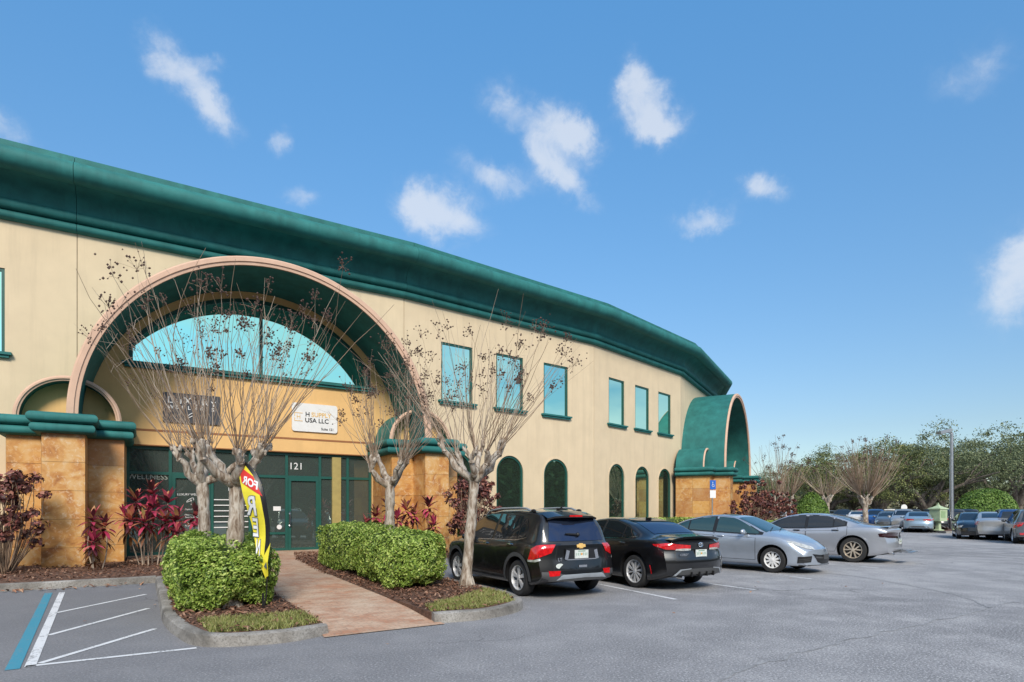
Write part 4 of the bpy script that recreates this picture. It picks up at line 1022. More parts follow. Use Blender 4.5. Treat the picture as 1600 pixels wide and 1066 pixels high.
# ------------------------------------------------------------------ live oaks
def oak_meshes(seed, h, r, nclump, per, leaf):
    rnd = random.Random(seed); tr = MB(); tips = []
    zt = h*rnd.uniform(.14, .2); f = Vector((rnd.uniform(-.3, .3), rnd.uniform(-.3, .3), zt))
    tr.tube([(0, 0, -.1), (0, 0, .4), f*.6, f], [.62, .45, .38, .42], 9)
    for i in range(7):
        a = 2*PI*(i+.5*rnd.random())/7; e = rnd.uniform(.22, 1.0)
        L1 = r*rnd.uniform(.42, .62); p1 = f+Vector((math.cos(a)*L1*math.cos(e), math.sin(a)*L1*math.cos(e), L1*math.sin(e)*.85+h*.06))
        m1 = (f+p1)/2+Vector((rnd.uniform(-.4, .4), rnd.uniform(-.4, .4), h*.03)); tr.tube([f, m1, p1], [.30, .22, .15], 7); tips.append(p1)
        for j in range(4):
            b = a+rnd.uniform(-.9, .9); e2 = rnd.uniform(.1, 1.2); L2 = r*rnd.uniform(.3, .5)
            p2 = p1+Vector((math.cos(b)*L2*math.cos(e2), math.sin(b)*L2*math.cos(e2), L2*math.sin(e2)))
            p2.z = min(p2.z, h*.97); m2 = (p1+p2)/2+Vector((rnd.uniform(-.3, .3), rnd.uniform(-.3, .3), .1)); tr.tube([p1, m2, p2], [.14, .10, .05], 5); tips += [p2, m2]
    C = []
    while len(C) < nclump:
        if rnd.random() < .62:
            t = rnd.choice(tips); c = t+Vector((rnd.gauss(0, .9), rnd.gauss(0, .9), rnd.gauss(.2, .7)))
        else:
            a = rnd.uniform(0, 2*PI); e = math.asin(rnd.uniform(-.12, 1)); q = rnd.uniform(.72, 1.0)
            c = Vector((math.cos(a)*math.cos(e)*r*q, math.sin(a)*math.cos(e)*r*q, h*.33+math.sin(e)*h*.62*q))
        if c.z > h*.24 and c.z < h*.93: C.append(c)
    P = []; 
    for c in C:
        s = rnd.uniform(.35, .95); k = int(per*s)
        P.append(RNG.normal(size=(k, 3))*np.array([s, s, s*.55])*.62+np.array(c))
    P = np.vstack(P); n = len(P)
    V, F = leaves(P, RNG.normal(0, .7, (n, 3))+np.array([0, 0, .6]), leaf*RNG.uniform(.6, 1.4, n), leaf*.55*RNG.uniform(.7, 1.3, n))
    return tr, V, F
kinds = []
for i, (h, r, nc, per, lf) in enumerate(((10.5, 7.0, 150, 190, .20), (9.2, 6.2, 125, 190, .19), (11.5, 5.6, 95, 170, .21))):
    tr, V, F = oak_meshes(50+i, h, r, nc, per, lf)
    th = thing('oak_tree', (0, 0, 0), 'x', 'tree', 'oaks behind the far parked cars')
    build('trunk', tr, M['oak_bark'], th, local=True, ang=60)
    raw_mesh('crown', V, F, M['oak' if i != 1 else 'oak_warm'], th)
    kinds.append(th)
used = set()
def copy_thing(o, loc, rz, label, sc=1.0):
    r = o.copy(); COL.objects.link(r); r.location = loc; r.rotation_euler = (0, 0, rz); r['label'] = label; r.scale = (sc, sc, sc)
    for ch in list(o.children):
        c = ch.copy(); COL.objects.link(c); c.parent = r
        for g in ch.children: d = g.copy(); COL.objects.link(d); d.parent = c
    return r
OAKS = [(1292, 66, 1, .4, .92, 'leftmost oak, thinner crown above the smaller dome shrub'),
        (1330, 72, 0, 2.0, .98, 'oak crown directly behind the wide bare crape myrtle'),
        (1378, 62, 1, 4.0, 1.02, 'warm green oak right of the wide bare crape myrtle'),
        (1420, 70, 0, 1.1, 1.0, 'broad dark oak behind the round white sign'),
        (1448, 61, 0, 5.3, .92, 'dark oak with spreading limbs behind the pale green post box'),
        (1500, 66, 2, .9, 1.12, 'tall open oak just right of the light pole'),
        (1545, 74, 2, 3.1, 1.18, 'tallest loose oak behind the large dome shrub'),
        (1590, 64, 0, 4.2, 1.05, 'oak at the right photo edge behind the blue vehicle'),
        (1640, 70, 2, 2.2, 1.1, 'oak reaching in from beyond the right photo edge'),
        (1250, 92, 1, 2.7, 1.0, 'farthest oak, low between the two bare trees near the building'),
        (1228, 86, 0, 1.9, .8, 'low oak behind the two bare trees, nearest the building'),
        (1475, 84, 2, 5.9, 1.05, 'far oak showing through the gap behind the light pole')]
for px, D, k, rz, sc, lb in OAKS:
    x, y, _ = far_px(px, D)
    if k in used: copy_thing(kinds[k], (x, y, 0), rz, lb, sc)
    else:
        used.add(k); o = kinds[k]; o.location = (x, y, 0); o.rotation_euler = (0, 0, rz); o.scale = (sc, sc, sc); o['label'] = lb
# small conical tree by the far building
th = thing('cypress_tree', far_px(1197, 84), 'small pointed dark tree above the distant beige building', 'tree')
mb = MB(); mb.tube([(0, 0, 0), (0, 0, 3.4)], [.2, .1], 7); build('trunk', mb, M['oak_bark'], th, local=True)
n = 5000; t = RNG.random(n)**.7; a = RNG.uniform(0, 2*PI, n); rr = 2.0*(1-t)**.6*np.sqrt(RNG.uniform(.4, 1, n)); P = np.column_stack([np.cos(a)*rr, np.sin(a)*rr, 1.2+t*4.4])
V, F = leaves(P, RNG.normal(0, 1, (n, 3)), .3, .16); raw_mesh('crown', V, F, M['oak'], th)

def woods(name, label, pts, h, n, leaf, mat, seed, base_z=0.0, depth=4.0):
    """distant belt of foliage that reads as one mass"""
    P = []; rnd = np.random.default_rng(seed); P0 = np.array(pts)
    seg = rnd.integers(0, len(P0)-1, n); t = rnd.random(n); q = P0[seg]*(1-t)[:, None]+P0[seg+1]*t[:, None]
    hh = np.array([h*(.72+.42*mnoise.noise(Vector((a*.11, b*.11, seed)))+.16*mnoise.noise(Vector((a*.5, b*.5, seed)))) for a, b in q])
    z = rnd.random(n)**.8*hh+base_z; off = rnd.normal(0, depth, (n, 2))
    V, F = leaves(np.column_stack([q+off, z]), rnd.normal(0, .8, (n, 3))+np.array([0, 0, .4]), leaf*rnd.uniform(.6, 1.5, n), leaf*.6*rnd.uniform(.7, 1.3, n))
    return props(raw_mesh(name, V, F, mat), label, 'trees', kind='stuff')
woods('far_woods', 'distant mass of grey green woodland beyond the parking lot oaks', [(30, 118), (70, 112), (125, 96), (150, 70)], 5.5, 16000, .95, M['far'], 3)
woods('roadside_woods', 'dense green trees across the lot mirrored in the lower windows', [(-70, -30), (-30, -36), (0, -38), (40, -34), (80, -18), (95, 10), (105, 40), (103, 72), (98, 96)], 17.5, 60000, 1.8, M['back_far'], 9, depth=2.5)
# ------------------------------------------------------------------ cars: lofted body, cut wheel arches, panels laid on the surface
def curve(pts, xs, sig=.045):
    x = np.array([p[0] for p in pts]); z = np.array([p[1] for p in pts])
    d = np.arange(xs.min()-.3, xs.max()+.3, .01); v = np.interp(d, x, z)
    if sig > 0:
        k = int(sig*3/.01); g = np.exp(-.5*(np.arange(-k, k+1)*.01/sig)**2); g /= g.sum()
        v = np.convolve(np.pad(v, k, mode='edge'), g, 'valid')
    return np.interp(xs, d, v)
def catmull(P, n):
    P = [np.array(p, float) for p in P]; out_ = []
    for i in range(len(P)-1):
        a = P[max(i-1, 0)]; b = P[i]; c = P[i+1]; d = P[min(i+2, len(P)-1)]
        for k in range(n):
            t = k/n; out_.append(.5*((2*b)+(c-a)*t+(2*a-5*b+4*c-d)*t*t+(3*b-a-3*c+d)*t**3))
    return out_+[P[-1]]
def car_shell(S, res):
    L, hw = S['L'], S['hw']; xr, xf = -L/2, L/2
    xs = np.unique(np.concatenate([np.linspace(xr, xr+.25, 3+2*res), np.linspace(xr+.25, xf-.25, 14+18*res), np.linspace(xf-.25, xf, 3+2*res)]))
    top = curve(S['top'], xs); belt = curve(S['belt'], xs); bot = curve(S['bot'], xs, .08); pw = curve(S['plan'], xs, .10)*hw
    sub = 1+res; rings = []
    tum = S.get('tumble', .42)
    for x, zt, zs, zb, w_ in zip(xs, top, belt, bot, pw):
        h = max(zt-zs, .01); f = min(1, max(0, (h-.03)/.33)); f = f*f*(3-2*f); zm = zb+(zs-zb)*.52
        wr = (w_-.055)-((1-f)*.16+f*(tum*h)); e = 1-f
        pts = [(0, zb+.02), (w_*.55, zb+.01), (w_-.10, zb), (w_-.035, zb+.05), (w_-.012, zb+.17), (w_, zm), (w_-.006, zm+(zs-zm)*.55), (w_-.028, zs-.035), (w_-.06, zs+.004),
               (w_-.06+(wr-w_+.06)*.45, zs+h*(.40*f+.35*e)), (wr, zs+h*(.80*f+.62*e)), (wr-.05-.03*e, zs+h*(.915*f+.78*e)), (wr*.74, zs+h*(.975*f+.92*e)), (wr*.36, zs+h*.995), (0, zt)]
        rings.append(catmull(pts, sub))
    n = len(rings[0]); nx = len(xs); V = []; 
    def deform(x, y, z):
        a = abs(y)/hw; q = 0
        tf = max(0, (x-(xf-.75))/.75); tr = max(0, ((xr+.6)-x)/.6)
        if tf > 0: q -= tf*tf*(S['nose']*a**2.4) - tf*tf*np.interp(z, *S['nprof'])
        if tr > 0: q += tr*tr*(S['tail']*a**2.8) - tr*tr*np.interp(z, *S['tprof'])
        return (x+q, y, z)
    for x, rg in zip(xs, rings):
        for p in rg: V.append(deform(x, p[0], p[1]))
        for p in rg[1:-1]: V.append(deform(x, -p[0], p[1]))
    m = 2*n-2; ringidx = list(range(n))+[m-(k-(n-1)) - 0 for k in range(n, n)]
    order = list(range(n)) + [n+k for k in range(n-3, -1, -1)]       # up the left side, down the right side
    F = []; mi = []
    for i in range(nx-1):
        for k in range(m):
            a, b = order[k], order[(k+1) % m]
            F.append((i*m+a, (i+1)*m+a, (i+1)*m+b, i*m+b))
            kk = k if k < n-1 else m-1-k
            mi.append(1 if kk < S.get('clad_k', 2)*sub else 0)
    for i, x in ((0, xs[0]), (nx-1, xs[-1])):                         # end caps: rows across the car
        M_ = 6+4*res; base = i*m; rows = []
        for k in range(n):
            y = rings[i][k][0]; z = rings[i][k][1]
            l_ = base+k; r_ = base+(n+k-1 if 0 < k < n-1 else k)
            if y < 1e-5: rows.append([l_]*(M_+1)); continue
            row = [l_]
            for j in range(1, M_): V.append(deform(x, y*(1-2*j/M_), z)); row.append(len(V)-1)
            rows.append(row+[r_])
        for k in range(n-1):
            for j in range(M_):
                f = [rows[k][j], rows[k][j+1], rows[k+1][j+1], rows[k+1][j]]; g = []
                for q in f:
                    if q not in g: g.append(q)
                if len(g) > 2: F.append(tuple(g)); mi.append(1 if k < S.get('clad_k', 2)*sub else 0)
    me = bpy.data.meshes.new('body'); me.from_pydata([tuple(map(float, v)) for v in V], [], F); me.polygons.foreach_set('material_index', mi)
    bm = bmesh.new(); bm.from_mesh(me); bmesh.ops.remove_doubles(bm, verts=bm.verts, dist=1e-5); bmesh.ops.recalc_face_normals(bm, faces=bm.faces); bm.to_mesh(me); bm.free()
    return me
def cut_arches(me, S):
    o = bpy.data.objects.new('body', me); COL.objects.link(o); cut = []
    for ax in (S['xr'], S['xf']):
        for sd in (1, -1):
            c = MB(); r = S['rw']+S.get('arch_gap', .055); y0, y1 = sd*(S['hw']-.34), sd*(S['hw']+.3)
            c.lathe([(r, y0), (r, y1)], (ax, 0, S['rw']+.02), 'y', 40); k = 40
            c.f.append(tuple(range(k))); c.m.append(0); c.f.append(tuple(range(k, 2*k))); c.m.append(0)
            co = build('cutter', c, M['black'], None, local=True, ang=0); cut.append(co)
            md = o.modifiers.new('cut', 'BOOLEAN'); md.operation = 'DIFFERENCE'; md.object = co; md.solver = 'EXACT'
    dg = bpy.context.evaluated_depsgraph_get(); new = bpy.data.meshes.new_from_object(o.evaluated_get(dg))
    for c in cut: bpy.data.objects.remove(c)
    bpy.data.objects.remove(o)
    new.materials.clear()
    return new
def make_car(S, loc, heading, label, cat='car', group=None, res=2):
    th = thing(S['name'], loc, label, cat, group, heading); hw = S['hw']; L = S['L']
    raw = car_shell(S, res)
    bm = bmesh.new(); bm.from_mesh(raw); bvh = BVHTree.FromBMesh(bm); bm.free()
    me = cut_arches(raw, S); pm = S['paint']
    for m_ in (pm, S.get('clad', M['clad']), M['black']): me.materials.append(m_)
    for p in me.polygons:
        c = p.center
        for ax in (S['xr'], S['xf']):
            rr = math.hypot(c.x-ax, c.z-S['rw']-.02)
            if rr < S['rw']+S.get('arch_gap', .055)-.002 and abs(c.y) < hw-.02 or (abs(rr-(S['rw']+S.get('arch_gap', .055))) < .006 and abs(p.normal.y) < .5): p.material_index = 2
        if p.normal.z < -.85 and c.z < .45: p.material_index = 2
    me.polygons.foreach_set('use_smooth', [True]*len(me.polygons)); me.set_sharp_from_angle(angle=R(38))
    me.name = 'body'; body = link_mesh('body', me, th)
    def hit(o_, d):
        h, n_, _, _ = bvh.ray_cast(Vector(o_), Vector(d))
        if h is None: return None, None
        if n_.dot(Vector(d)) > 0: n_ = -n_
        return h, n_
    def ray_fn(view):
        """maps 2d coordinates of a view to a ray"""
        if view == 'L': return lambda a, b: ((a, 3, b), (0, -1, 0))
        if view == 'R': return lambda a, b: ((a, -3, b), (0, 1, 0))
        if view == 'rear': return lambda a, b: ((-6, a, b), (1, 0, 0))
        if view == 'front': return lambda a, b: ((6, a, b), (-1, 0, 0))
        if view == 'top': return lambda a, b: ((a, b, 4), (0, 0, -1))
        ang = view                                   # horizontal ray at an angle: a runs across it
        d = Vector((math.cos(ang), math.sin(ang), 0)); q = Vector((-d.y, d.x, 0))
        return lambda a, b: (tuple(-d*6+q*a+Vector((0, 0, b))), tuple(d))
    def patch(mb, view, lo, hi, off=.004, nu=10, nv=4, mi=0):
        """lo, hi: polylines in view coordinates; the band between them laid on the body"""
        rf = ray_fn(view); lo = np.array(lo, float); hi = np.array(hi, float)
        def at(P, t):
            s = t*(len(P)-1); i = min(int(s), len(P)-2); return P[i]+(P[i+1]-P[i])*(s-i)
        g = []
        for iu in range(nu+1):
            a, b = at(lo, iu/nu), at(hi, iu/nu)
            for iv in range(nv+1):
                q = a+(b-a)*iv/nv; h, n_ = hit(*rf(q[0], q[1])); g.append(None if h is None else h+n_*off)
        bidx = {}
        for iu in range(nu):
            for iv in range(nv):
                ids = [iu*(nv+1)+iv, (iu+1)*(nv+1)+iv, (iu+1)*(nv+1)+iv+1, iu*(nv+1)+iv+1]
                if any(g[k] is None for k in ids): continue
                f = []
                for k in ids:
                    if k not in bidx: bidx[k] = len(mb.v); mb.v.append(tuple(g[k]))
                    f.append(bidx[k])
                mb.f.append(tuple(f)); mb.m.append(mi)
    def mk(name, mb, mats, parent=th, ang=40, lab=None):
        if not mb.v: return None
        o = build(name, mb, mats, parent, local=True, ang=ang, fix=False); 
        if lab: o['label'] = lab
        return o
    def surf(view, a, b, off=0.0):
        h, n_ = hit(*ray_fn(view)(a, b)); return (h+n_*off, n_) if h is not None else (None, None)
    gl = S.get('glass', M['car_glass'])
    # side windows: band between lower and upper curve, split by pillars
    dl, du = S['dlo_lo'], S['dlo_hi']; lof = lambda x: float(np.interp(x, [p[0] for p in dl], [p[1] for p in dl])); hif = lambda x: float(curve(du, np.array([x]), .03)[0])
    x0, x1 = dl[0][0], dl[-1][0]
    for view in ('L', 'R'):
        if res > 1 or True:
            tm = MB(); nx = 24; xs = np.linspace(x0-.03, x1+.05, nx)
            patch(tm, view, [(x, lof(x)-.022) for x in xs], [(x, max(lof(x)-.015, hif(x)+.022)) for x in xs], .003, nx-1, 4)
            mk('window_surround', tm, S.get('surround', M['black']))
        for a, b in S['panes']:
            wm = MB(); k = 12 if res > 1 else 5; xs = np.linspace(a, b, k)
            patch(wm, view, [(x, lof(x)) for x in xs], [(x, max(lof(x)+.001, hif(x))) for x in xs], .007, k-1, 4)
            mk('side_window', wm, gl)
        if S.get('beltline'):
            bm_ = MB(); xs = np.linspace(x0, x1, 16); patch(bm_, view, [(x, lof(x)-.024) for x in xs], [(x, lof(x)-.008) for x in xs], .009, 15, 1); mk('beltline_trim', bm_, M['chrome'])
        if res > 1:
            for (a, b, ct) in S['doors']:             # door skins with dark shut lines
                dm = MB(); zl, zh = S['door_z']; tl = S.get('door_slant', 0)
                up = lambda x: lof(min(max(x, x0), x1))-.026
                for m_, g_, of_ in ((1, 0, .0025), (0, .010, .0045)):
                    xs = np.linspace(a+g_, b-g_, 12)
                    def clip(x, z):                   # keep clear of the wheel arches
                        for ax in (S['xr'], S['xf']):
                            d = S['rw']+.075+g_; q = d*d-(x-ax)**2
                            if q > 0: z = max(z, S['rw']+.02+math.sqrt(q))
                        return z
                    patch(dm, view, [(x, min(clip(x, zl+g_), up(x)-.02)) for x in xs], [(x, up(x)-g_) for x in xs], of_, 14, 8, m_)
                do = mk('door', dm, [pm, M['black']])
                hx, hz = ct; p, n_ = surf(view, hx, hz, .03)
                if p is not None and do:
                    hm = MB(); sg = 1 if view == 'L' else -1
                    hm.tube([p+Vector((-.10, -sg*.03, 0)), p+Vector((-.08, 0, .004)), p+Vector((.06, 0, .004)), p+Vector((.09, -sg*.03, 0))], [.012, .015, .015, .012], 7)
                    mk('handle', hm, S.get('handle', pm), do)
        # mirror
        if S.get('mirror'):
            mx, mz = S['mirror']; p, n_ = surf(view, mx, mz)
            if p is not None:
                sg = 1 if view == 'L' else -1; m_ = MB(); m_.ball((p.x-.01, p.y+sg*.13, mz+.03), .1, 8, sq=(.62, 1.05, .72)); m_.tube([(p.x+.02, p.y-sg*.01, mz-.01), (p.x, p.y+sg*.09, mz+.01)], .022, 6)
                mk('mirror', m_, [S.get('mirror_mat', pm)])
    # windscreen and rear glass
    for nm, key, mat in (('windscreen', 'ws', S.get('ws_glass', gl)), ('rear_window', 'rw_', S.get('rear_glass', gl))):
        view, lo, hi = S[key]; sm = MB(); k = 14 if res > 1 else 6
        grow = lambda P, dz: P
        patch(sm, view, lo, hi, .006, k, 6 if res > 1 else 3); mk(nm, sm, mat)
    for nm, view, lo, hi, mat, off in S.get('patches', []):
        pm_ = MB(); patch(pm_, view, lo, hi, off, 12 if res > 1 else 4, 5 if res > 1 else 2); mk(nm, pm_, pm if mat == 'paint' else M[mat])
    if S.get('extra') and res > 1: S['extra'](th, body, mk, patch, surf)
    # wheels
    rw, tw = S['rw'], S.get('tw', .105)
    for ax in (S['xr'], S['xf']):
        for sg in (1, -1):
            yo = sg*(hw-.03); yi = yo-sg*2*tw; rr = rw*S.get('rim_f', .68); wm = MB()
            pr = [(rr*.9, yi), (rr, yi), (rw*.93, yi+sg*.0), (rw*.985, yi+sg*.03), (rw, yi+sg*.06), (rw, yo-sg*.06), (rw*.985, yo-sg*.03), (rw*.93, yo-sg*.002), (rr*1.03, yo), (rr, yo-sg*.012)]
            wm.lathe(pr, (ax, 0, rw), 'y', 40 if res > 1 else 18)
            wo = mk('wheel', wm, M['tyre'])
            rm = MB(); ns = S['spokes']; yf = yo-sg*.02
            rm.lathe([(rr, yo-sg*.012), (rr*.955, yo-sg*.008), (rr*.90, yo-sg*.05), (rr*.88, yo-sg*.12)], (ax, 0, rw), 'y', 40 if res > 1 else 16)
            rm.lathe([(rr*.95, yo-sg*.10), (.001, yo-sg*.11)], (ax, 0, rw), 'y', 28 if res > 1 else 12, mi=1)
            rm.lathe([(rr*.22, yo-sg*.05), (rr*.20, yf), (.001, yf+sg*.006)], (ax, 0, rw), 'y', 16)
            for i in range(ns):
                a0 = 2*PI*i/ns+.3
                for da, w_ in S['spoke_shape']:       # (end angle offset, half width)
                    d = Vector((math.cos(a0), 0, math.sin(a0))); e = Vector((math.cos(a0+da), 0, math.sin(a0+da)))
                    p0, p1 = d*rr*.16, e*rr*.95; t_ = (p1-p0).normalized(); nn = Vector((-t_.z, 0, t_.x))
                    c = Vector((ax, 0, rw)); y1_, y2_ = yf-sg*.004, yf-sg*.035
                    w1 = w_*.8; vs = [c+p0+nn*w1+Vector((0, y1_, 0)), c+p0-nn*w1+Vector((0, y1_, 0)), c+p1-nn*w_+Vector((0, y1_-sg*.012, 0)), c+p1+nn*w_+Vector((0, y1_-sg*.012, 0))]
                    vs += [v+Vector((0, y2_-y1_, 0)) for v in vs]
                    rm.add(vs, [(0, 1, 2, 3), (0, 4, 5, 1), (1, 5, 6, 2), (2, 6, 7, 3), (3, 7, 4, 0)], S.get('spoke_mi', 0))
            mk('rim', rm, [S.get('rim_mat', M['rim']), M['rim_dark']], wo, ang=30)
    return th
def plate(th, mk, c, n, w_=.30, h_=.15, bits=True):
    """number plate facing n (unit x axis direction +-1), centre c"""
    pb = MB(); pb.box(c, (.008, w_/2, h_/2)); po = mk('licence_plate', pb, M['plate'], th, 0)
    if bits:
        b = MB(); x = c[0]+n*.0095; rnd = random.Random(int(c[2]*1000))
        for i in range(7):
            if i == 3: continue
            y = c[1]+(-.115+.038*i); b.box((x, y, c[2]), (.001, .007, .024), mi=1)
        b.ball((x, c[1], c[2]), .022, 6, 0, (.05, 1, 1)); b.box((x, c[1], c[2]+h_*.36), (.001, w_*.27, .009), mi=1)
        mk('plate_marks', b, [M['plate_mark'], M['plate_green']], po, 0)
def letters(s, size, at, n, th, mk, mat='chrome', name='lettering', bold=.002, tilt=0.0):
    t = MB(); sg = -1 if n > 0 else 1                 # seen from the rear (n = -1) text runs towards -y
    text_mb(t, s, size, lambda x, y: (at[0]+n*.004-n*tilt*y, at[1]+(-x if n < 0 else x), at[2]+y), bold=bold); mk(name, t, M[mat], th, 0)

# --- black compact crossover, seen from behind
def suv_extra(th, body, mk, patch, surf):
    for sg in (1, -1):
        r = MB(); xs = np.linspace(-1.35, .55, 9); pts = []
        for i, x in enumerate(xs):
            p, _ = surf('top', x, sg*.53); lift = .055 if 0 < i < 8 else .0
            pts.append((x, sg*.53, p.z+lift))
        r.tube(pts, .022, 8); mk('roof_rail', r, M['skid'], th)
        for i in (0, 8):
            e = MB(); p, _ = surf('top', xs[i], sg*.53); e.ball((xs[i], sg*.53, p.z+.02), .06, 6, sq=(1.5, .5, .6)); mk('rail_foot', e, M['black'], th)
    s = MB(); p, _ = surf('top', -1.80, 0)
    ys = np.linspace(-.56, .56, 9); lo = []
    pts_t = [(-1.66, y, surf('top', -1.66, y)[0].z+.012) for y in ys]; pts_b = [(-1.96+.10*abs(y/.56)**2, y, surf('top', -1.70, y)[0].z-.045) for y in ys]
    s.strip(pts_t, pts_b); s.strip(pts_b, [(x+.02, y, z-.035) for x, y, z in pts_b]); s.strip([(x+.02, y, z-.035) for x, y, z in pts_b], [(x-.1, y, z-.09) for x, y, z in pts_t])
    so = mk('rear_spoiler', s, M['p_black'], th)
    b = MB(); zz = pts_b[4][2]; b.box((-1.958, 0, zz-.006), (.012, .14, .016)); mk('brake_lamp', b, M['red_lamp'], so, 0)
    w_ = MB(); p, n_ = surf('rear', -.0, 1.13, .03); p2, _ = surf('rear', .26, 1.15, .03)
    w_.tube([p, p2], [.022, .014], 6); w_.ball(tuple(p), .04, 6); mk('rear_wiper', w_, M['black'], th)
    a = MB(); p, _ = surf('top', -1.45, 0); a.box((p.x, 0, p.z+.025), (.07, .03, .02)); a.tube([(p.x-.02, 0, p.z+.03), (p.x-.10, 0, p.z+.09)], [.02, .006], 6); mk('aerial', a, M['black'], th)
    # recessed plate panel, plate, bow tie badge, lettering
    p, _ = surf('rear', 0, .80, .0)
    f = MB(); f.box((p.x-.004, 0, .80), (.012, .36, .10)); mk('plate_panel', f, M['p_black'], th, 0)
    c = MB(); 
    for y in (-.33, .33): c.box((p.x-.018, y, .79), (.004, .035, .085), Matrix.Rotation(R(14 if y > 0 else -14), 3, 'X'))
    c.box((p.x-.018, 0, .705), (.004, .33, .009)); mk('chrome_trim', c, M['chrome'], th, 0)
    plate(th, mk, (p.x-.03, .02, .80), -1)
    g = MB(); gx = surf('rear', 0, .945)[0].x-.012
    def bow(y, z): return (gx, -y, .945+z)
    ol = [(-.10, .02), (-.09, -.028), (-.035, -.028), (-.04, -.045), (.04, -.045), (.045, -.028), (.10, -.02), (.09, .028), (.035, .028), (.04, .045), (-.04, .045), (-.045, .028)]
    g.poly(ol, [], bow); g.strip([bow(*q) for q in ol], [(gx+.02, -q[0], .945+q[1]) for q in ol], closed=True); mk('badge', g, M['gold'], th, 0)
    q = surf('rear', .47, .70)[0]; letters('LT', .085, (q.x-.012, .47, .71), -1, th, mk)
    q = surf('rear', -.52, .68)[0]
    st = MB(); qq = surf('rear', .50, .60)[0]; st.lathe([(.001, 0), (1, 0)], (0, 0, 0), 'z', 20); st.v = [(qq.x-.012, .48+v[0]*.085, .60+v[1]*.045) for v in st.v]; mk('oval_sticker', st, M['plate'], th, 0)
    hb = MB(); hx = surf('rear', 0, .60)[0].x; hb.box((hx-.004, 0, .585), (.012, .09, .02)); mk('keyhole_trim', hb, M['chrome'], th, 0)
    # hatch seam
    sm = MB()
    for sg in (1, -1): patch(sm, 'rear', [(sg*.60, .52), (sg*.56, .70), (sg*.50, .96)], [(sg*.585, .52), (sg*.545, .70), (sg*.485, .96)], .003, 8, 1)
    patch(sm, 'rear', [(-.60, .515), (.60, .515)], [(-.60, .53), (.60, .53)], .003, 12, 1); mk('hatch_seam', sm, M['black'], th)
    for ax in (SUV['xr'], SUV['xf']):
        for view in ('L', 'R'):
            A = [R(t) for t in range(-12, 193, 9)]; r0 = SUV['rw']+.05
            lip = MB(); patch(lip, view, [(ax+math.cos(t)*r0, SUV['rw']+.02+math.sin(t)*r0) for t in A], [(ax+math.cos(t)*(r0+.075), SUV['rw']+.02+math.sin(t)*(r0+.075)) for t in A], .012, 24, 2); mk('arch_lip', lip, M['clad'], th)
    kit = MB(); ang = R(-40)
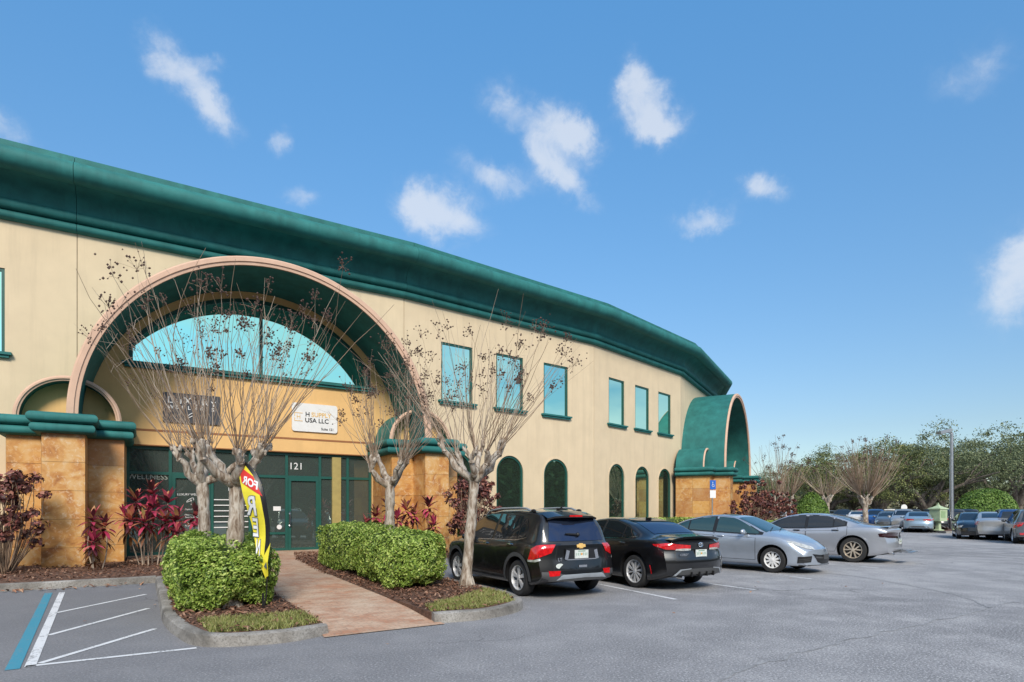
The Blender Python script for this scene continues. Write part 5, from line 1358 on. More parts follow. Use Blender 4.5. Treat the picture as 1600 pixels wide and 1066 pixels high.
SUV = dict(name='parked_car', L=4.25, hw=.885, paint=M['p_black'], xr=-1.29, xf=1.265, rw=.335, arch_gap=.045, rim_f=.70, spokes=5, spoke_shape=[(-.13, .022), (.13, .022)],
  top=[(-2.125, .95), (-2.06, 1.00), (-1.90, 1.30), (-1.72, 1.545), (-1.60, 1.575), (-.8, 1.615), (-.1, 1.605), (.42, 1.53), (1.22, 1.08), (1.72, 1.00), (2.0, .90), (2.125, .74)],
  belt=[(-2.125, .93), (-1.9, .99), (-1.2, .995), (0, .955), (1.2, .94), (1.8, .86), (2.125, .68)], bot=[(-2.125, .34), (-1.9, .27), (-1.6, .22), (1.7, .22), (2.0, .25), (2.125, .30)],
  plan=[(-2.125, .93), (-1.7, .985), (-1, 1), (1, 1), (1.7, .97), (2.125, .86)], nose=.30, tail=.20, nprof=([.2, .45, .7, 1], [.0, .06, .02, -.05]), tprof=([.2, .42, .55, .75, .97, 1.4], [.02, .06, .04, .0, -.02, 0]), clad_k=4, tumble=.36,
  dlo_lo=[(-1.50, 1.10), (-1.2, 1.045), (0, 1.015), (1.03, 1.0)], dlo_hi=[(-1.50, 1.14), (-1.38, 1.40), (-1.1, 1.485), (-.3, 1.51), (.25, 1.485), (.62, 1.33), (1.03, 1.02)],
  panes=[(-1.46, -1.22), (-1.185, -.33), (-.24, .97)], beltline=True, doors=[(-1.28, -.29, (-1.05, .94)), (-.285, .92, (-.10, .92))], door_z=(.46, 1), mirror=(.66, 1.0), handle=M['chrome'],
  ws=('top', [(.50, y) for y in np.linspace(-.58, .58, 9)], [(1.16, y) for y in np.linspace(-.68, .68, 9)]),
  rw_=('rear', [(y, 1.03) for y in np.linspace(-.62, .62, 9)], [(y, 1.47-.02*abs(y)) for y in np.linspace(-.50, .50, 9)]), rear_glass=M['car_glass_blue'],
  patches=[('tail_lamp', R(-38), [(-.78+.0, .83), (-.62, .77), (-.44, .70), (-.36, .70)][::-1], [(-.85, .97), (-.66, .97), (-.52, .955), (-.42, .90)][::-1], 'red_lamp', .012),
           ('tail_lamp', R(38), [(.78, .83), (.62, .77), (.44, .70), (.36, .70)], [(.85, .97), (.66, .97), (.52, .955), (.42, .90)], 'red_lamp', .012),
           ('reversing_lamp', R(-38), [(-.36, .665), (-.50, .665), (-.6, .70)], [(-.35, .70), (-.48, .705), (-.58, .735)], 'clear_lamp', .013),
           ('reversing_lamp', R(38), [(.36, .665), (.50, .665), (.6, .70)], [(.35, .70), (.48, .705), (.58, .735)], 'clear_lamp', .013),
           ('rear_bumper', 'rear', [(y, .33) for y in np.linspace(-.80, .80, 9)], [(y, .50-.10*max(0, 1-abs(abs(y)-.0)/.55)**.5*1.0) for y in np.linspace(-.80, .80, 9)], 'clad', .010),
           ('skid_trim', 'rear', [(-.56, .35), (-.44, .37), (0, .385), (.44, .37), (.56, .35)], [(-.47, .43), (-.42, .445), (0, .45), (.42, .445), (.47, .43)], 'skid', .018),
           ('reflector', R(-30), [(-.64, .43), (-.46, .42)], [(-.66, .515), (-.44, .515)], 'red_lamp', .016), ('reflector', R(30), [(.64, .43), (.46, .42)], [(.66, .515), (.44, .515)], 'red_lamp', .016),
           ('headlamp', R(180-42), [(-.82, .70), (-.5, .68)], [(-.85, .83), (-.5, .78)], 'clear_lamp', .010), ('headlamp', R(180+42), [(.82, .70), (.5, .68)], [(.85, .83), (.5, .78)], 'clear_lamp', .010)], extra=suv_extra)

# --- black sporty saloon, seen from behind
def sedan_extra(th, body, mk, patch, surf):
    s = MB(); ys = np.linspace(-.66, .66, 11)
    a = [(-2.02+.05*abs(y)**2, y, surf('top', -2.02, y)[0].z+.004) for y in ys]; b = [(-2.27+.16*abs(y)**2.2, y, surf('top', -2.12, y*.97)[0].z+.045-.02*abs(y)) for y in ys]; c = [(x+.03, y, z-.05) for x, y, z in b]
    s.strip(a, b); s.strip(b, c); mk('boot_spoiler', s, M['p_black'], th)
    p = surf('rear', 0, .76)[0]; plate(th, mk, (p.x-.022, 0, .735), -1)
    e = MB(); gx = surf('rear', 0, .915)[0].x-.014
    for rx, ry in ((.062, .042), (.026, .040), (.05, .018)): e.tube([(gx, rx*math.cos(t), .905+ry*math.sin(t)+(.016 if ry == .018 else 0)) for t in [i*PI/10 for i in range(21)]], .0065, 5)
    mk('badge', e, M['chrome'], th)
    q = surf('rear', .40, .73)[0]; letters('COROLLA', .062, (q.x-.012, .40, .715), -1, th, mk); letters('SE', .06, (surf('rear', -.45, .73)[0].x-.012, -.45, .715), -1, th, mk)
    for y in (-.30, -.1, .1, .30): d = MB(); d.box((surf('rear', y, .34)[0].x-.02, y, .335), (.03, .012, .045)); mk('diffuser_fin', d, M['black'], th, 0)
    x_ = MB(); x_.tube([(-2.15, .45, .27), (-2.30, .45, .27)], .035, 12); mk('exhaust', x_, M['chrome'], th)
    f = MB(); t = surf('top', -.85, 0)[0]; f.box((t.x, 0, t.z+.025), (.07, .02, .03)); mk('aerial', f, M['p_black'], th)
    sm = MB()
    for sg in (1, -1): patch(sm, 'rear', [(sg*.62, .60), (sg*.60, .80)], [(sg*.607, .60), (sg*.587, .80)], .003, 6, 1)
    patch(sm, 'rear', [(-.62, .595), (.62, .595)], [(-.62, .608), (.62, .608)], .003, 12, 1); mk('boot_seam', sm, M['black'], th)
SEDAN = dict(name='parked_car', L=4.63, hw=.89, paint=M['p_black'], xr=-1.335, xf=1.365, rw=.335, rim_f=.72, spokes=10, spoke_shape=[(.22, .011), (.05, .011)], rim_mat=M['rim'], spoke_mi=0,
  top=[(-2.315, .93), (-2.24, 1.0), (-1.98, 1.055), (-1.68, 1.085), (-1.10, 1.315), (-.62, 1.415), (-.15, 1.435), (.32, 1.385), (1.22, .99), (1.75, .92), (2.15, .78), (2.315, .62)],
  belt=[(-2.315, .90), (-2.0, 1.0), (-1.5, 1.0), (0, .935), (1.2, .90), (1.8, .82), (2.315, .57)], bot=[(-2.315, .32), (-2.0, .23), (-1.7, .18), (1.8, .18), (2.1, .2), (2.315, .24)],
  plan=[(-2.315, .88), (-1.85, .97), (-1.2, 1), (1.2, 1), (1.8, .96), (2.315, .80)], nose=.36, tail=.28, nprof=([.2, .42, .6, .9], [.02, .05, .02, -.06]), tprof=([.2, .40, .6, .8, 1.0], [.02, .06, .06, -.01, .01]), clad_k=1, tumble=.46,
  dlo_lo=[(-1.38, 1.06), (-.9, 1.01), (0, .985), (1.02, .96)], dlo_hi=[(-1.38, 1.075), (-1.05, 1.22), (-.6, 1.335), (-.1, 1.36), (.3, 1.33), (.62, 1.19), (1.02, .975)],
  panes=[(-1.34, -.95), (-.91, -.24), (-.16, .97)], beltline=True, doors=[(-1.20, -.20, (-.98, .90)), (-.195, .93, (.02, .88))], door_z=(.29, 1), mirror=(.62, .97), handle=M['p_black'],
  ws=('top', [(.42, y) for y in np.linspace(-.54, .54, 9)], [(1.14, y) for y in np.linspace(-.66, .66, 9)]),
  rw_=('top', [(-1.62, y) for y in np.linspace(-.56, .56, 9)], [(-.82, y) for y in np.linspace(-.50, .50, 9)]), rear_glass=M['car_glass_blue'],
  patches=[('tail_lamp', R(-32), [(-1.0, .83), (-.75, .815), (-.5, .82), (-.30, .885)], [(-1.0, .90), (-.75, .925), (-.5, .935), (-.28, .915)], 'red_lamp', .012),
           ('tail_lamp', R(32), [(1.0, .83), (.75, .815), (.5, .82), (.30, .885)], [(1.0, .90), (.75, .925), (.5, .935), (.28, .915)], 'red_lamp', .012),
           ('reversing_lamp', R(-32), [(-1.0, .80), (-.85, .79), (-.68, .80)], [(-1.0, .835), (-.85, .84), (-.70, .83)], 'clear_lamp', .016), ('reversing_lamp', R(32), [(1.0, .80), (.85, .79), (.68, .80)], [(1.0, .835), (.85, .84), (.70, .83)], 'clear_lamp', .016),
           ('rear_diffuser', 'rear', [(-.62, .26), (0, .26), (.62, .26)], [(-.52, .44), (0, .45), (.52, .44)], 'clad', .010),
           ('diffuser_trim', 'rear', [(-.70, .28), (-.64, .34), (-.54, .435), (-.3, .455)], [(-.66, .265), (-.60, .325), (-.51, .415), (-.3, .44)], 'skid', .016), ('diffuser_trim', 'rear', [(.70, .28), (.64, .34), (.54, .435), (.3, .455)], [(.66, .265), (.60, .325), (.51, .415), (.3, .44)], 'skid', .016),
           ('reflector', R(-42), [(-.62, .33), (-.605, .33)], [(-.59, .50), (-.57, .50)], 'red_lamp', .012), ('reflector', R(42), [(.62, .33), (.605, .33)], [(.59, .50), (.57, .50)], 'red_lamp', .012),
           ('headlamp', R(180-40), [(-.82, .62), (-.42, .58)], [(-.86, .74), (-.42, .66)], 'clear_lamp', .010), ('headlamp', R(180+40), [(.82, .62), (.42, .58)], [(.86, .74), (.42, .66)], 'clear_lamp', .010)], extra=sedan_extra)

# --- silver blue saloon, parked nose out
def mazda_extra(th, body, mk, patch, surf):
    g = MB(); patch(g, 'front', [(-.36, .30), (-.2, .25), (0, .245), (.2, .25), (.36, .30)], [(-.50, .50), (-.3, .475), (0, .465), (.3, .475), (.50, .50)], .008, 16, 6); go = mk('grille', g, M['black'], th)
    b = MB(); patch(b, 'front', [(-.42, .40), (0, .37), (.42, .40)], [(-.43, .435), (0, .405), (.43, .435)], .014, 12, 1); mk('grille_bar', b, M['clad'], go)
    p = surf('front', 0, .43)[0]; pl = MB(); pl.box((p.x+.02, 0, .42), (.006, .16, .06)); mk('plate_holder', pl, M['clad'], th, 0)
    e = MB(); q = surf('front', 0, .60)[0]; e.tube([(q.x+.012, .058*math.cos(t), .60+.045*math.sin(t)) for t in [i*PI/10 for i in range(21)]], .008, 5); e.tube([(q.x+.012, y, .60+z) for y, z in ((-.05, .012), (0, -.012), (.05, .012))], .007, 5); mk('badge', e, M['chrome'], th)
    for sg in (1, -1):
        f = MB(); patch(f, R(180-sg*32), [(-sg*.70, .30), (-sg*.40, .27)], [(-sg*.73, .45), (-sg*.40, .43)], .008, 8, 4); fo = mk('fog_lamp_recess', f, M['black'], th)
        s2 = MB()
        for z in (.30, .34, .38): patch(s2, R(180-sg*32), [(-sg*.68, z), (-sg*.42, z-.02)], [(-sg*.68, z+.014), (-sg*.42, z-.006)], .016, 8, 1)
        mk('fog_lamp_slat', s2, M['clad'], fo)
    w_ = MB()
    for y0 in (-.45, .12): 
        w_ = MB(); a = surf('top', 1.16, y0, .02)[0]; c = surf('top', 1.0, y0+.5, .02)[0]; w_.tube([a, (a+c)/2+Vector((0, 0, .01)), c], .01, 5); mk('wiper', w_, M['black'], th)
MAZDA = dict(name='parked_car', L=4.58, hw=.8775, paint=M['p_silverblue'], xr=-1.27, xf=1.37, rw=.32, rim_f=.66, spokes=10, spoke_shape=[(0, .026)], rim_mat=M['white'],
  top=[(-2.29, .95), (-2.2, 1.04), (-1.75, 1.11), (-1.2, 1.315), (-.7, 1.43), (-.2, 1.47), (.28, 1.42), (1.20, 1.02), (1.65, .93), (2.05, .775), (2.29, .60)],
  belt=[(-2.29, .92), (-1.9, 1.02), (-1.2, 1.01), (0, .95), (1.1, .93), (1.5, .90), (1.9, .77), (2.29, .54)], bot=[(-2.29, .32), (-2.0, .24), (-1.6, .19), (1.7, .19), (2.1, .19), (2.29, .22)],
  plan=[(-2.29, .88), (-1.85, .96), (-1.2, 1), (1.35, 1), (1.8, .965), (2.29, .80)], nose=.42, tail=.26, nprof=([.2, .40, .6, .9], [.04, .05, .02, -.06]), tprof=([.2, .45, .7, 1.0], [.02, .06, .01, .0]), clad_k=1, tumble=.44,
  dlo_lo=[(-1.46, 1.09), (-.9, 1.035), (0, 1.0), (1.06, .965)], dlo_hi=[(-1.46, 1.11), (-1.1, 1.26), (-.6, 1.37), (-.12, 1.395), (.3, 1.36), (.62, 1.22), (1.06, .98)],
  panes=[(-1.42, -1.02), (-.98, -.27), (-.17, 1.0)], beltline=False, doors=[(-1.20, -.22, (-.98, .91)), (-.215, .95, (.0, .885))], door_z=(.30, 1), mirror=(.66, .985), glass=M['car_glass_teal'], ws_glass=M['car_glass_teal'],
  ws=('top', [(.36, y) for y in np.linspace(-.54, .54, 9)], [(1.15, y) for y in np.linspace(-.67, .67, 9)]),
  rw_=('top', [(-1.66, y) for y in np.linspace(-.56, .56, 9)], [(-.92, y) for y in np.linspace(-.50, .50, 9)]),
  patches=[('headlamp', R(180-38), [(-1.05, .60), (-.85, .625), (-.62, .70), (-.42, .79)], [(-1.05, .665), (-.85, .725), (-.62, .79), (-.42, .815)], 'clear_lamp', .010), ('headlamp', R(180+38), [(1.05, .60), (.85, .625), (.62, .70), (.42, .79)], [(1.05, .665), (.85, .725), (.62, .79), (.42, .815)], 'clear_lamp', .010),
           ('tail_lamp', R(-40), [(-.80, .80), (-.4, .76)], [(-.84, .96), (-.42, .93)], 'red_lamp', .010), ('tail_lamp', R(40), [(.80, .80), (.4, .76)], [(.84, .96), (.42, .93)], 'red_lamp', .010),
           ('lower_lip', 'front', [(-.72, .215), (0, .20), (.72, .215)], [(-.72, .235), (0, .225), (.72, .235)], 'clad', .012)], extra=mazda_extra)

# --- big silver saloon with a tow bar carrier, parked nose in
def charger_extra(th, body, mk, patch, surf):
    s = MB(); ys = np.linspace(-.72, .72, 11)
    a = [(-2.18+.04*abs(y)**2, y, surf('top', -2.18, y)[0].z+.003) for y in ys]; b = [(-2.50+.20*abs(y)**2.4, y, surf('top', -2.3, y*.95)[0].z+.06-.02*abs(y)) for y in ys]; c = [(x+.035, y, z-.055) for x, y, z in b]
    s.strip(a, b); s.strip(b, c); mk('boot_spoiler', s, M['p_silver'], th)
    h = MB(); h.box((-2.60, -.0, .36), (.16, .035, .035)); h.box((-2.78, 0, .36), (.02, .40, .03)); h.box((-2.84, .0, .335), (.09, .48, .012)); mk('hitch_step', h, M['metal'], th, 0)
    for y in (-.55, .55):
        x_ = MB(); x_.lathe([(.05, -2.36), (.052, -2.50), (.042, -2.50), (.04, -2.38)], (0, y, .30), 'x', 14); x_.v = [(v[0], y+(v[1]-y)*1.5, v[2]) for v in x_.v]; mk('exhaust', x_, M['chrome'], th)
    p = surf('rear', 0, .66)[0]; plate(th, mk, (p.x-.018, 0, .64), -1)
    f = MB(); f.tube([(-2.2, .78, .34), (-2.35, .74, .345)], .01, 5); mk('bumper_trim', f, M['chrome'], th)
CHARGER = dict(name='parked_car', L=5.04, hw=.95, paint=M['p_silver'], xr=-1.50, xf=1.55, rw=.375, rim_f=.68, spokes=5, spoke_shape=[(-.30, .020), (.30, .020)], rim_mat=M['rim_bronze'],
  top=[(-2.52, .98), (-2.44, 1.06), (-1.95, 1.115), (-1.65, 1.15), (-.95, 1.40), (-.45, 1.475), (.05, 1.47), (.5, 1.39), (1.25, 1.06), (1.9, .98), (2.35, .85), (2.52, .72)],
  belt=[(-2.52, .95), (-2.1, 1.06), (-1.4, 1.05), (0, .97), (1.2, .97), (2.0, .90), (2.52, .66)], bot=[(-2.52, .32), (-2.2, .24), (-1.8, .19), (1.9, .19), (2.3, .2), (2.52, .24)],
  plan=[(-2.52, .88), (-2.0, .97), (-1.3, 1), (1.4, 1), (2.0, .97), (2.52, .84)], nose=.28, tail=.26, nprof=([.2, .45, .7, .9], [.02, .04, .02, -.03]), tprof=([.2, .42, .62, .8, 1.0], [.01, .06, .04, -.02, .03]), clad_k=1, tumble=.46,
  dlo_lo=[(-1.30, 1.115), (-.9, 1.06), (0, 1.015), (1.10, 1.0)], dlo_hi=[(-1.30, 1.19), (-1.15, 1.28), (-.75, 1.385), (-.2, 1.405), (.3, 1.37), (.68, 1.24), (1.10, 1.01)],
  panes=[(-1.27, -.98), (-.94, -.22), (-.13, 1.04)], beltline=False, doors=[(-1.35, -.18, (-1.02, .955)), (-.175, 1.05, (.10, .93))], door_z=(.31, 1), mirror=(.74, 1.02), mirror_mat=M['black'], handle=M['black'],
  ws=('top', [(.56, y) for y in np.linspace(-.58, .58, 9)], [(1.20, y) for y in np.linspace(-.70, .70, 9)]),
  rw_=('top', [(-1.58, y) for y in np.linspace(-.60, .60, 9)], [(-.78, y) for y in np.linspace(-.54, .54, 9)]), rear_glass=M['car_glass_blue'],
  patches=[('tail_lamp', R(-34), [(-1.3, .74), (-1.0, .75), (-.75, .76), (-.5, .79)], [(-1.3, .90), (-1.0, .92), (-.75, .925), (-.48, .88)], 'dark_lamp', .012), ('tail_lamp', R(34), [(1.3, .74), (1.0, .75), (.75, .76), (.5, .79)], [(1.3, .90), (1.0, .92), (.75, .925), (.48, .88)], 'dark_lamp', .012),
           ('rear_diffuser', 'rear', [(-.66, .25), (0, .25), (.66, .25)], [(-.6, .38), (0, .40), (.6, .38)], 'clad', .010),
           ('headlamp', R(180-40), [(-.85, .66), (-.4, .62)], [(-.9, .80), (-.4, .76)], 'clear_lamp', .010), ('headlamp', R(180+40), [(.85, .66), (.4, .62)], [(.9, .80), (.4, .76)], 'clear_lamp', .010)], extra=charger_extra)

def place(S, wheel, side, px, py, heading, label):
    """stand the car so that one tyre meets the ground where the photograph shows it"""
    D = 933*1.62/(py-795); X = (px-800)/933*D; a = R(heading); lx, ly = S['xr' if wheel == 'rear' else 'xf'], (S['hw']-.10)*(1 if side == 'L' else -1)
    loc = (X-(lx*math.cos(a)-ly*math.sin(a)), D-(lx*math.sin(a)+ly*math.cos(a)), 0.004)
    return make_car(S, loc, a, label)
place(SUV, 'rear', 'L', 813, 931, 121, 'black compact crossover with roof rails parked nose in beside the mulch island')
place(SEDAN, 'rear', 'L', 994, 918, 120, 'black sedan with boot spoiler and dark twisted spoke wheels parked nose in')
place(MAZDA, 'front', 'R', 1208, 895, -47, 'silver blue sedan parked nose out with white ten hole wheel covers')
place(CHARGER, 'rear', 'L', 1333, 879, 137, 'large silver sedan with bronze wheels and a tow hitch step, parked nose in')

# --- far rows of parked cars
def variant(S, name, paint, **kw):
    d = dict(S); d.update(rear_glass=M['car_glass'], glass=M['car_glass'], ws_glass=M['car_glass'], paint=paint, extra=None, name=name, **kw); return d
def P_(n, c, m_=.4): return car_paint('paint_'+n, c, m_, .3)
PC = dict(blue=P_('blue', (.010, .06, .19)), royal=P_('royal_blue', (.02, .08, .26)), lblue=P_('pale_blue', (.28, .38, .47)), grey=P_('grey', (.12, .125, .13)), dgrey=P_('dark_grey', (.04, .042, .047)), silver=P_('far_silver', (.38, .385, .39)), black=M['p_black'], white=P_('white', (.70, .70, .69), 0), red=P_('red', (.30, .015, .02), .1))
TALL = dict(SUV); TALL.update(L=4.6)
FAR = [  # photo x of the centre, depth, model, colour, heading, label
 (1521, 33.0, 'S', 'black', 237, 'black sedan facing the drive lane, nearest the light pole in the far row'),
 (1549, 32.2, 'M', 'silver', 57, 'grey silver sedan between the black sedan and the blue vehicle at right'),
 (1578, 32.0, 'U', 'blue', 57, 'blue crossover with red tail lamps in the right far row'),
 (1611, 28.5, 'U', 'grey', 57, 'dark crossover cut off by the right photo edge'),
 (1434, 42.0, 'S', 'lblue', 57, 'pale blue sedan with black wheels just left of the pale green post box'),
 (1457, 43.6, 'S', 'black', 57, 'black sedan half hidden behind the pale green post box'),
 (1489, 46.5, 'U', 'dgrey', 57, 'dark grey crossover directly behind the light pole'),
 (1412, 45.5, 'U', 'silver', 237, 'silver crossover behind the pale blue sedan'),
 (1388, 46.5, 'S', 'grey', 237, 'grey sedan facing the lane beside the royal blue car'),
 (1368, 49.0, 'U', 'royal', 237, 'royal blue crossover just right of the wide bare crape myrtle trunk'),
 (1342, 52.0, 'M', 'white', 57, 'white sedan seen just left of the wide bare crape myrtle trunk'),
 (1352, 57.0, 'U', 'red', 57, 'red crossover partly hidden by the wide bare crape myrtle trunk'),
 (1318, 55.0, 'U', 'black', 237, 'black crossover left of the white sedan in the far row'),
 (1300, 60.0, 'M', 'lblue', 57, 'pale blue sedan beneath the smaller green dome shrub'),
 (1426, 55.0, 'U', 'dgrey', 57, 'dark crossover in the second far row under the round white sign'),
 (1392, 58.0, 'U', 'white', 57, 'white crossover in the second far row behind the royal blue one'),
 (1452, 56.0, 'U', 'black', 237, 'black crossover in the second far row behind the post box'),
 (1222, 56.0, 'U', 'silver', 57, 'silver crossover between the two bare trees near the building'),
 (1243, 58.0, 'M', 'white', 57, 'white sedan left of the smaller green dome shrub'),
 (1275, 61.0, 'M', 'red', 237, 'dark red sedan in front of the smaller green dome shrub'),
 (1510, 47.0, 'U', 'black', 57, 'black crossover in front of the left flank of the large dome shrub'),
 (1572, 45.0, 'U', 'white', 57, 'white crossover behind the blue crossover at far right'),
 (1404, 66.0, 'M', 'black', 57, 'black sedan in the last row beneath the oaks'),
 (1255, 66.0, 'U', 'dgrey', 237, 'dark crossover in the last row left of the smaller dome shrub'),
 (1202, 60.0, 'S', 'black', 57, 'black sedan nearest the distant beige building'),
 (1548, 44.0, 'S', 'dgrey', 237, 'dark sedan behind the grey silver sedan at far right'),
]
MODEL = {'S': SEDAN, 'M': MAZDA, 'U': SUV}
for px, D, k, col, hd, lb in FAR:
    x, y, _ = far_px(px, D); make_car(variant(MODEL[k], 'parked_car', PC[col]), (x, y, .004), R(hd), lb, group='cars parked in the far rows', res=1 if D < 44 else 0)
# ------------------------------------------------------------------ street furniture and signs
# feather flag, seen from the back: the lettering runs mirrored
fl_base = Vector((*G(411, 966)[:2], .12)); KF = fl_base.y/933
def fpt(px, py, dy=0.0):                            # flag plane faces the lot
    x = (px-411)*KF*1.0; z = 1.62+(795-py)*KF-.12; y = .05*math.sin(x*9+z*3)+.035*math.sin(z*6.5)+dy
    return (x, y, z)
fg = thing('feather_flag', fl_base, 'yellow and red feather flag on black pole stuck in grass beside the walk', 'flag')
pole = MB(); pole.tube([fpt(411, 968), fpt(413, 930), fpt(416, 900)], [.011, .011, .010], 8)
pole.tube([(0, 0, -.1), (.0, 0, .25)], .018, 8)
build('pole', pole, M['black'], fg, local=True, ang=40)
right = [(368, 715), (385, 722), (400, 736), (411, 756), (418, 782), (421, 815), (421, 845), (418, 880), (416, 906)]
left = [(368, 717), (371, 740), (377, 762), (383, 786), (388, 812), (394, 840), (401, 868), (408, 890), (413, 906)]
def resamp(L_, n):
    P = np.array(L_, float); d = np.concatenate([[0], np.cumsum(np.linalg.norm(np.diff(P, axis=0), axis=1))]); t = np.linspace(0, d[-1], n)
    return np.column_stack([np.interp(t, d, P[:, 0]), np.interp(t, d, P[:, 1])])
def by_y(L_, ys): P = np.array(L_, float); return np.interp(ys, P[:, 1], P[:, 0])
ys = np.linspace(718, 905, 34); xl, xr_ = by_y(left, ys), by_y(right, ys)
blade = MB(); W_ = 9; g = [[fpt(a+(b-a)*j/W_, y) for j in range(W_+1)] for a, b, y in zip(xl, xr_, ys)]
for r0, r1 in zip(g, g[1:]): blade.strip(r0, r1)
bl = build('blade', blade, M['flag_yellow'], fg, local=True, ang=60)
sl = MB(); pr = resamp(right, 26); nrm = []
inn = []
for i, (x, y) in enumerate(pr):
    t = pr[min(i+1, 25)]-pr[max(i-1, 0)]; t /= np.linalg.norm(t); wd = 6.0*min(1, .35+i/6)*(1 if i < 20 else max(.35, 1-(i-20)/7)); inn.append((x-abs(t[1])*wd+0, y+t[0]*wd))
sl.strip([fpt(x, y, -.006) for x, y in pr], [fpt(x, y, -.006) for x, y in inn]); sl.strip([fpt(x+.6, y, .012) for x, y in pr], [fpt(x, y, -.006) for x, y in pr])
sl.tube([fpt(x-1.2, y, .004) for x, y in pr], .011, 7)
build('sleeve', sl, M['flag_grey'] if False else M['black'], fg, local=True, ang=60)
rb = MB(); ry = np.linspace(0, 1, 8)
lo_ = [(372.5, 730), (380, 768)]; hi_ = [(398, 745), (415, 783)]
A, B, C_, D_ = np.array((371.5, 727)), np.array((398, 745)), np.array((377.5, 754)), np.array((414, 776))
quad = lambda u, v: (A*(1-u)*(1-v)+B*u*(1-v)+C_*(1-u)*v+D_*u*v)
for i in range(8): rb.strip([fpt(*quad(i/8, j/6), dy=-.008) for j in range(7)], [fpt(*quad((i+1)/8, j/6), dy=-.008) for j in range(7)])
build('red_band', rb, M['flag_red'], bl, local=True, ang=0)
def mirrored(mb, ch, cx, cy, size, wx, shx=0.0, dy=-.012, mi=0, bold=0):   # glyph box in flag plane pixels
    text_mb(mb, ch, size, lambda x, y: fpt(cx-x*wx+shx*y, cy-y+(-x*wx)*.42, dy), mi=mi, bold=bold)
tx = MB(); mirrored(tx, 'FOR', 393.5, 755, 17, .82, bold=.55); build('lettering', tx, M['flag_white'], bl, local=True, ang=0)
tg, tw = MB(), MB()
def mirrored2(mb, ch, cx, cy, size, wx, dy, bold): text_mb(mb, ch, size, lambda x, y: fpt(cx-x*wx, cy-y-x*wx*.10, dy), bold=bold)
for ch, cx, cy, sz, wx in (('R', 394.5, 792, 42, .72), ('E', 398, 826, 40, .56), ('N', 402.5, 857, 34, .28)):
    mirrored2(tg, ch, cx, cy, sz, wx, -.010, 1.9); mirrored2(tw, ch, cx, cy, sz, wx, -.016, .7)
build('letter_outline', tg, M['flag_grey'], bl, local=True, ang=0); build('lettering', tw, M['flag_white'], bl, local=True, ang=0)
fd = MB(); fd.strip([fpt(412, 872, -.03), fpt(414, 888, -.05), fpt(414, 903, -.03)], [fpt(425, 848, -.02), fpt(422, 878, -.06), fpt(419, 900, -.03)]); fo = build('folded_tip', fd, M['flag_yellow'], fg, local=True, ang=0)
fa = MB(); fa.add([fpt(414.5, 885, -.062), fpt(420, 877, -.068), fpt(419.5, 889, -.062)], [(0, 1, 2)]); build('arrow_mark', fa, M['flag_grey'], fo, local=True, ang=0)

# parking lot lamp
lp = thing('light_pole', far_px(1487, 43), 'tall grey steel light pole with single square lamp at the end of the island', 'street lamp')
mb = MB(); mb.tube([(0, 0, 0), (0, 0, .5), (0, 0, 7.1)], [.16, .15, .10], 12); mb.lathe([(.27, 0), (.27, .09), (.16, .11)], (0, 0, .02), 'z', 16); build('pole', mb, M['metal'], lp, local=True)
mb = MB(); mb.tube([(0, 0, 7.0), (-.25, -.05, 7.1), (-.5, -.1, 7.12)], .05, 8); build('arm', mb, M['metal'], lp, local=True)
mb = MB(); mb.box((-.62, -.12, 7.16), (.42, .24, .11), Matrix.Rotation(R(-14), 3, 'Y')); lm = build('lamp_head', mb, M['metal'], lp, local=True, ang=0)
mb = MB(); mb.box((-.615, -.12, 7.035), (.34, .18, .012), Matrix.Rotation(R(-14), 3, 'Y')); build('lens', mb, M['white'], lm, local=True, ang=0)
# island at the end of the far row
isl = [far_px(1449, 44.8), far_px(1462, 40.5), far_px(1478, 39.2), far_px(1494, 39.5), far_px(1494, 45.5)]
mb = MB(); c0 = [(p[0], p[1]) for p in isl]; mb.poly(c0, [], lambda x, y: (x, y, .13)); mb.strip([(x, y, .13) for x, y in c0], [(x, y, -.01) for x, y in c0], closed=True); structure('kerbed_island', mb, M['kerb'], ang=0, base=(*c0[0], 0))
px_ = shrink(c0, .3); mb = MB(); mb.poly(px_, [], lambda x, y: (x, y, .14)); structure('planting_bed', mb, M['soil'], ang=0, base=(*px_[0], 0))
# pale green post box on a stem
bx = thing('post_box', (*far_px(1466, 40.6)[:2], .13), 'pale green box with pointed roof on a flared stem beside the light pole', 'mailbox', rz=R(20))
mb = MB(); mb.tube([(0, 0, 0), (0, 0, .06), (0, 0, .10), (0, 0, .55), (0, 0, .66)], [.34, .33, .17, .15, .22], 4); build('stem', mb, M['box_green'], bx, local=True, ang=20)
mb = MB(); mb.box((0, 0, 1.05), (.36, .36, .40)); cb_ = build('cabinet', mb, M['box_green'], bx, local=True, ang=0)
mb = MB(); mb.box((-.05, -.368, 1.1), (.22, .006, .22)); mb.box((-.05, -.372, 1.28), (.16, .012, .02)); build('door', mb, simple('box_green_dark', (.25, .36, .19), .6), cb_, local=True, ang=0)
mb = MB(); mb.tube([(0, 0, 1.45), (0, 0, 1.52), (0, 0, 1.60), (0, 0, 1.70), (0, 0, 1.80)], [.60, .58, .32, .12, .04], 4); mb.ball((0, 0, 1.84), .05, 6); build('roof', mb, M['box_green'], bx, local=True, ang=20)
# round sign seen from behind
rs = thing('road_sign', far_px(1412, 50), 'round pale sign on a thin post, seen from behind above the parked cars', 'sign')
mb = MB(); mb.tube([(0, 0, 0), (0, 0, 1.9)], .035, 6); build('post', mb, M['metal'], rs, local=True)
mb = MB(); mb.lathe([(.001, -.02), (.26, -.02), (.26, .0), (.001, 0)], (0, -.05, 1.72), 'y', 20); build('disc', mb, M['white'], rs, local=True, ang=30)
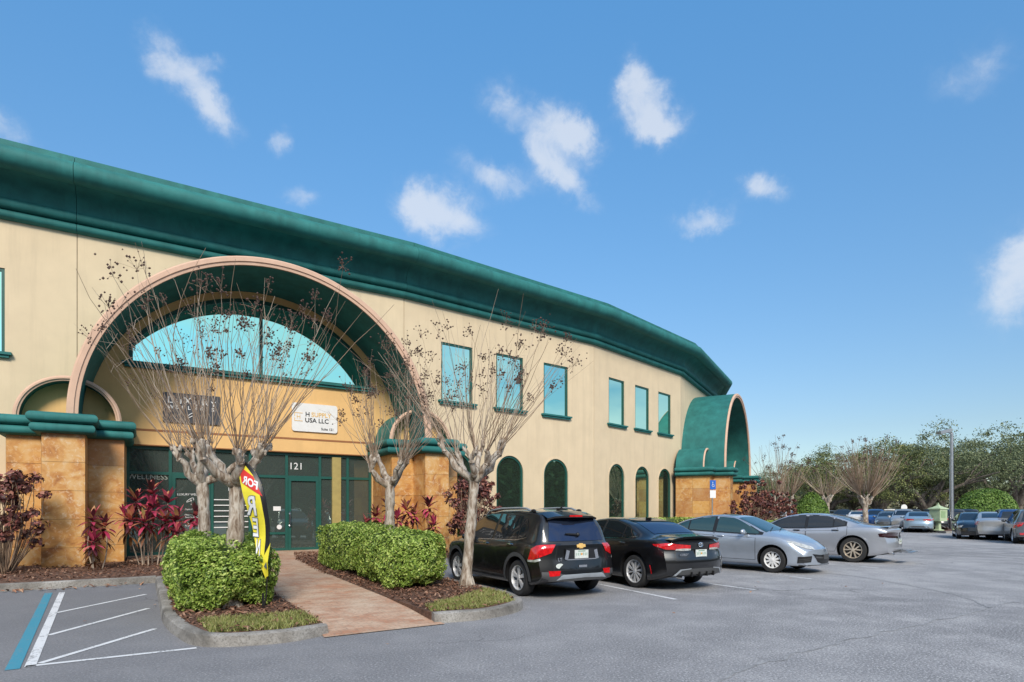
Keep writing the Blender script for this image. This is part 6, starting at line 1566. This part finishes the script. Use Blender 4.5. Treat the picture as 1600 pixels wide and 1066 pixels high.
# accessible parking sign at the far entrance
p = far_px(1113, 30); p = Vector((p[0], p[1], .0))
hs_ = thing('parking_sign', p, 'small blue and white accessible parking sign on a thin grey post', 'sign', rz=R(12))
mb = MB(); mb.tube([(0, 0, 0), (0, 0, 3.05)], .032, 6); build('post', mb, M['metal'], hs_, local=True)
mb = MB(); mb.box((0, -.05, 2.82), (.16, .008, .23)); bs_ = build('sign_plate', mb, M['sign_blue'], hs_, local=True, ang=0)
mb = MB(); mb.ball((-.01, -.062, 2.94), .022, 6, 0, (1, .2, 1)); mb.tube([(-.01, -.062, 2.91), (-.01, -.062, 2.82), (.05, -.062, 2.82), (.075, -.062, 2.75)], .012, 5)
mb.tube([(.01+.06*math.cos(t), -.062, 2.78+.06*math.sin(t)) for t in [R(100+i*20) for i in range(13)]], .010, 5); build('wheelchair_symbol', mb, M['white'], bs_, local=True)
mb = MB(); mb.box((0, -.05, 2.35), (.16, .008, .19)); b2 = build('sign_plate', mb, M['white'], hs_, local=True, ang=0)

# faint worn stall lines between the parked cars, and a dark tar seam in the lot
for (a, b) in (((930, 912), (1056, 937)), ((1092, 910), (1180, 922)), ((1217, 899), (1268, 905)), ((1330, 884), (1372, 888))): line(G(*a), G(*b), .09, 'line_worn')
pts = [Vector(G(*q)) for q in ((1250, 893), (1330, 900), (1420, 915), (1500, 932), (1545, 950))]
sp_ = [Vector(c) for c in catmull([tuple(q) for q in pts], 8)]; mb = MB(); sweep(mb, [(q[0]+.02*math.sin(i*1.7), q[1]+.02*math.sin(i*2.3)) for i, q in enumerate(sp_)], [(-.014, .004), (.014, .004)], cap=False); structure('tar_seam', mb, M['tar'], ang=0, base=(*sp_[0][:2], 0))
pts = [Vector(G(*q)) for q in ((1020, 1100), (1200, 1035), (1350, 995), (1500, 962), (1640, 925))]
sp_ = catmull([tuple(q) for q in pts], 10); mb = MB(); sweep(mb, [(q[0]+.05*math.sin(i*1.3)+.02*math.sin(i*3.1), q[1]+.04*math.sin(i*2.1)) for i, q in enumerate(sp_)], [(-.018, .004), (.016, .004)], cap=False); structure('tar_seam', mb, M['tar'], ang=0, base=(*sp_[0][:2], 0))
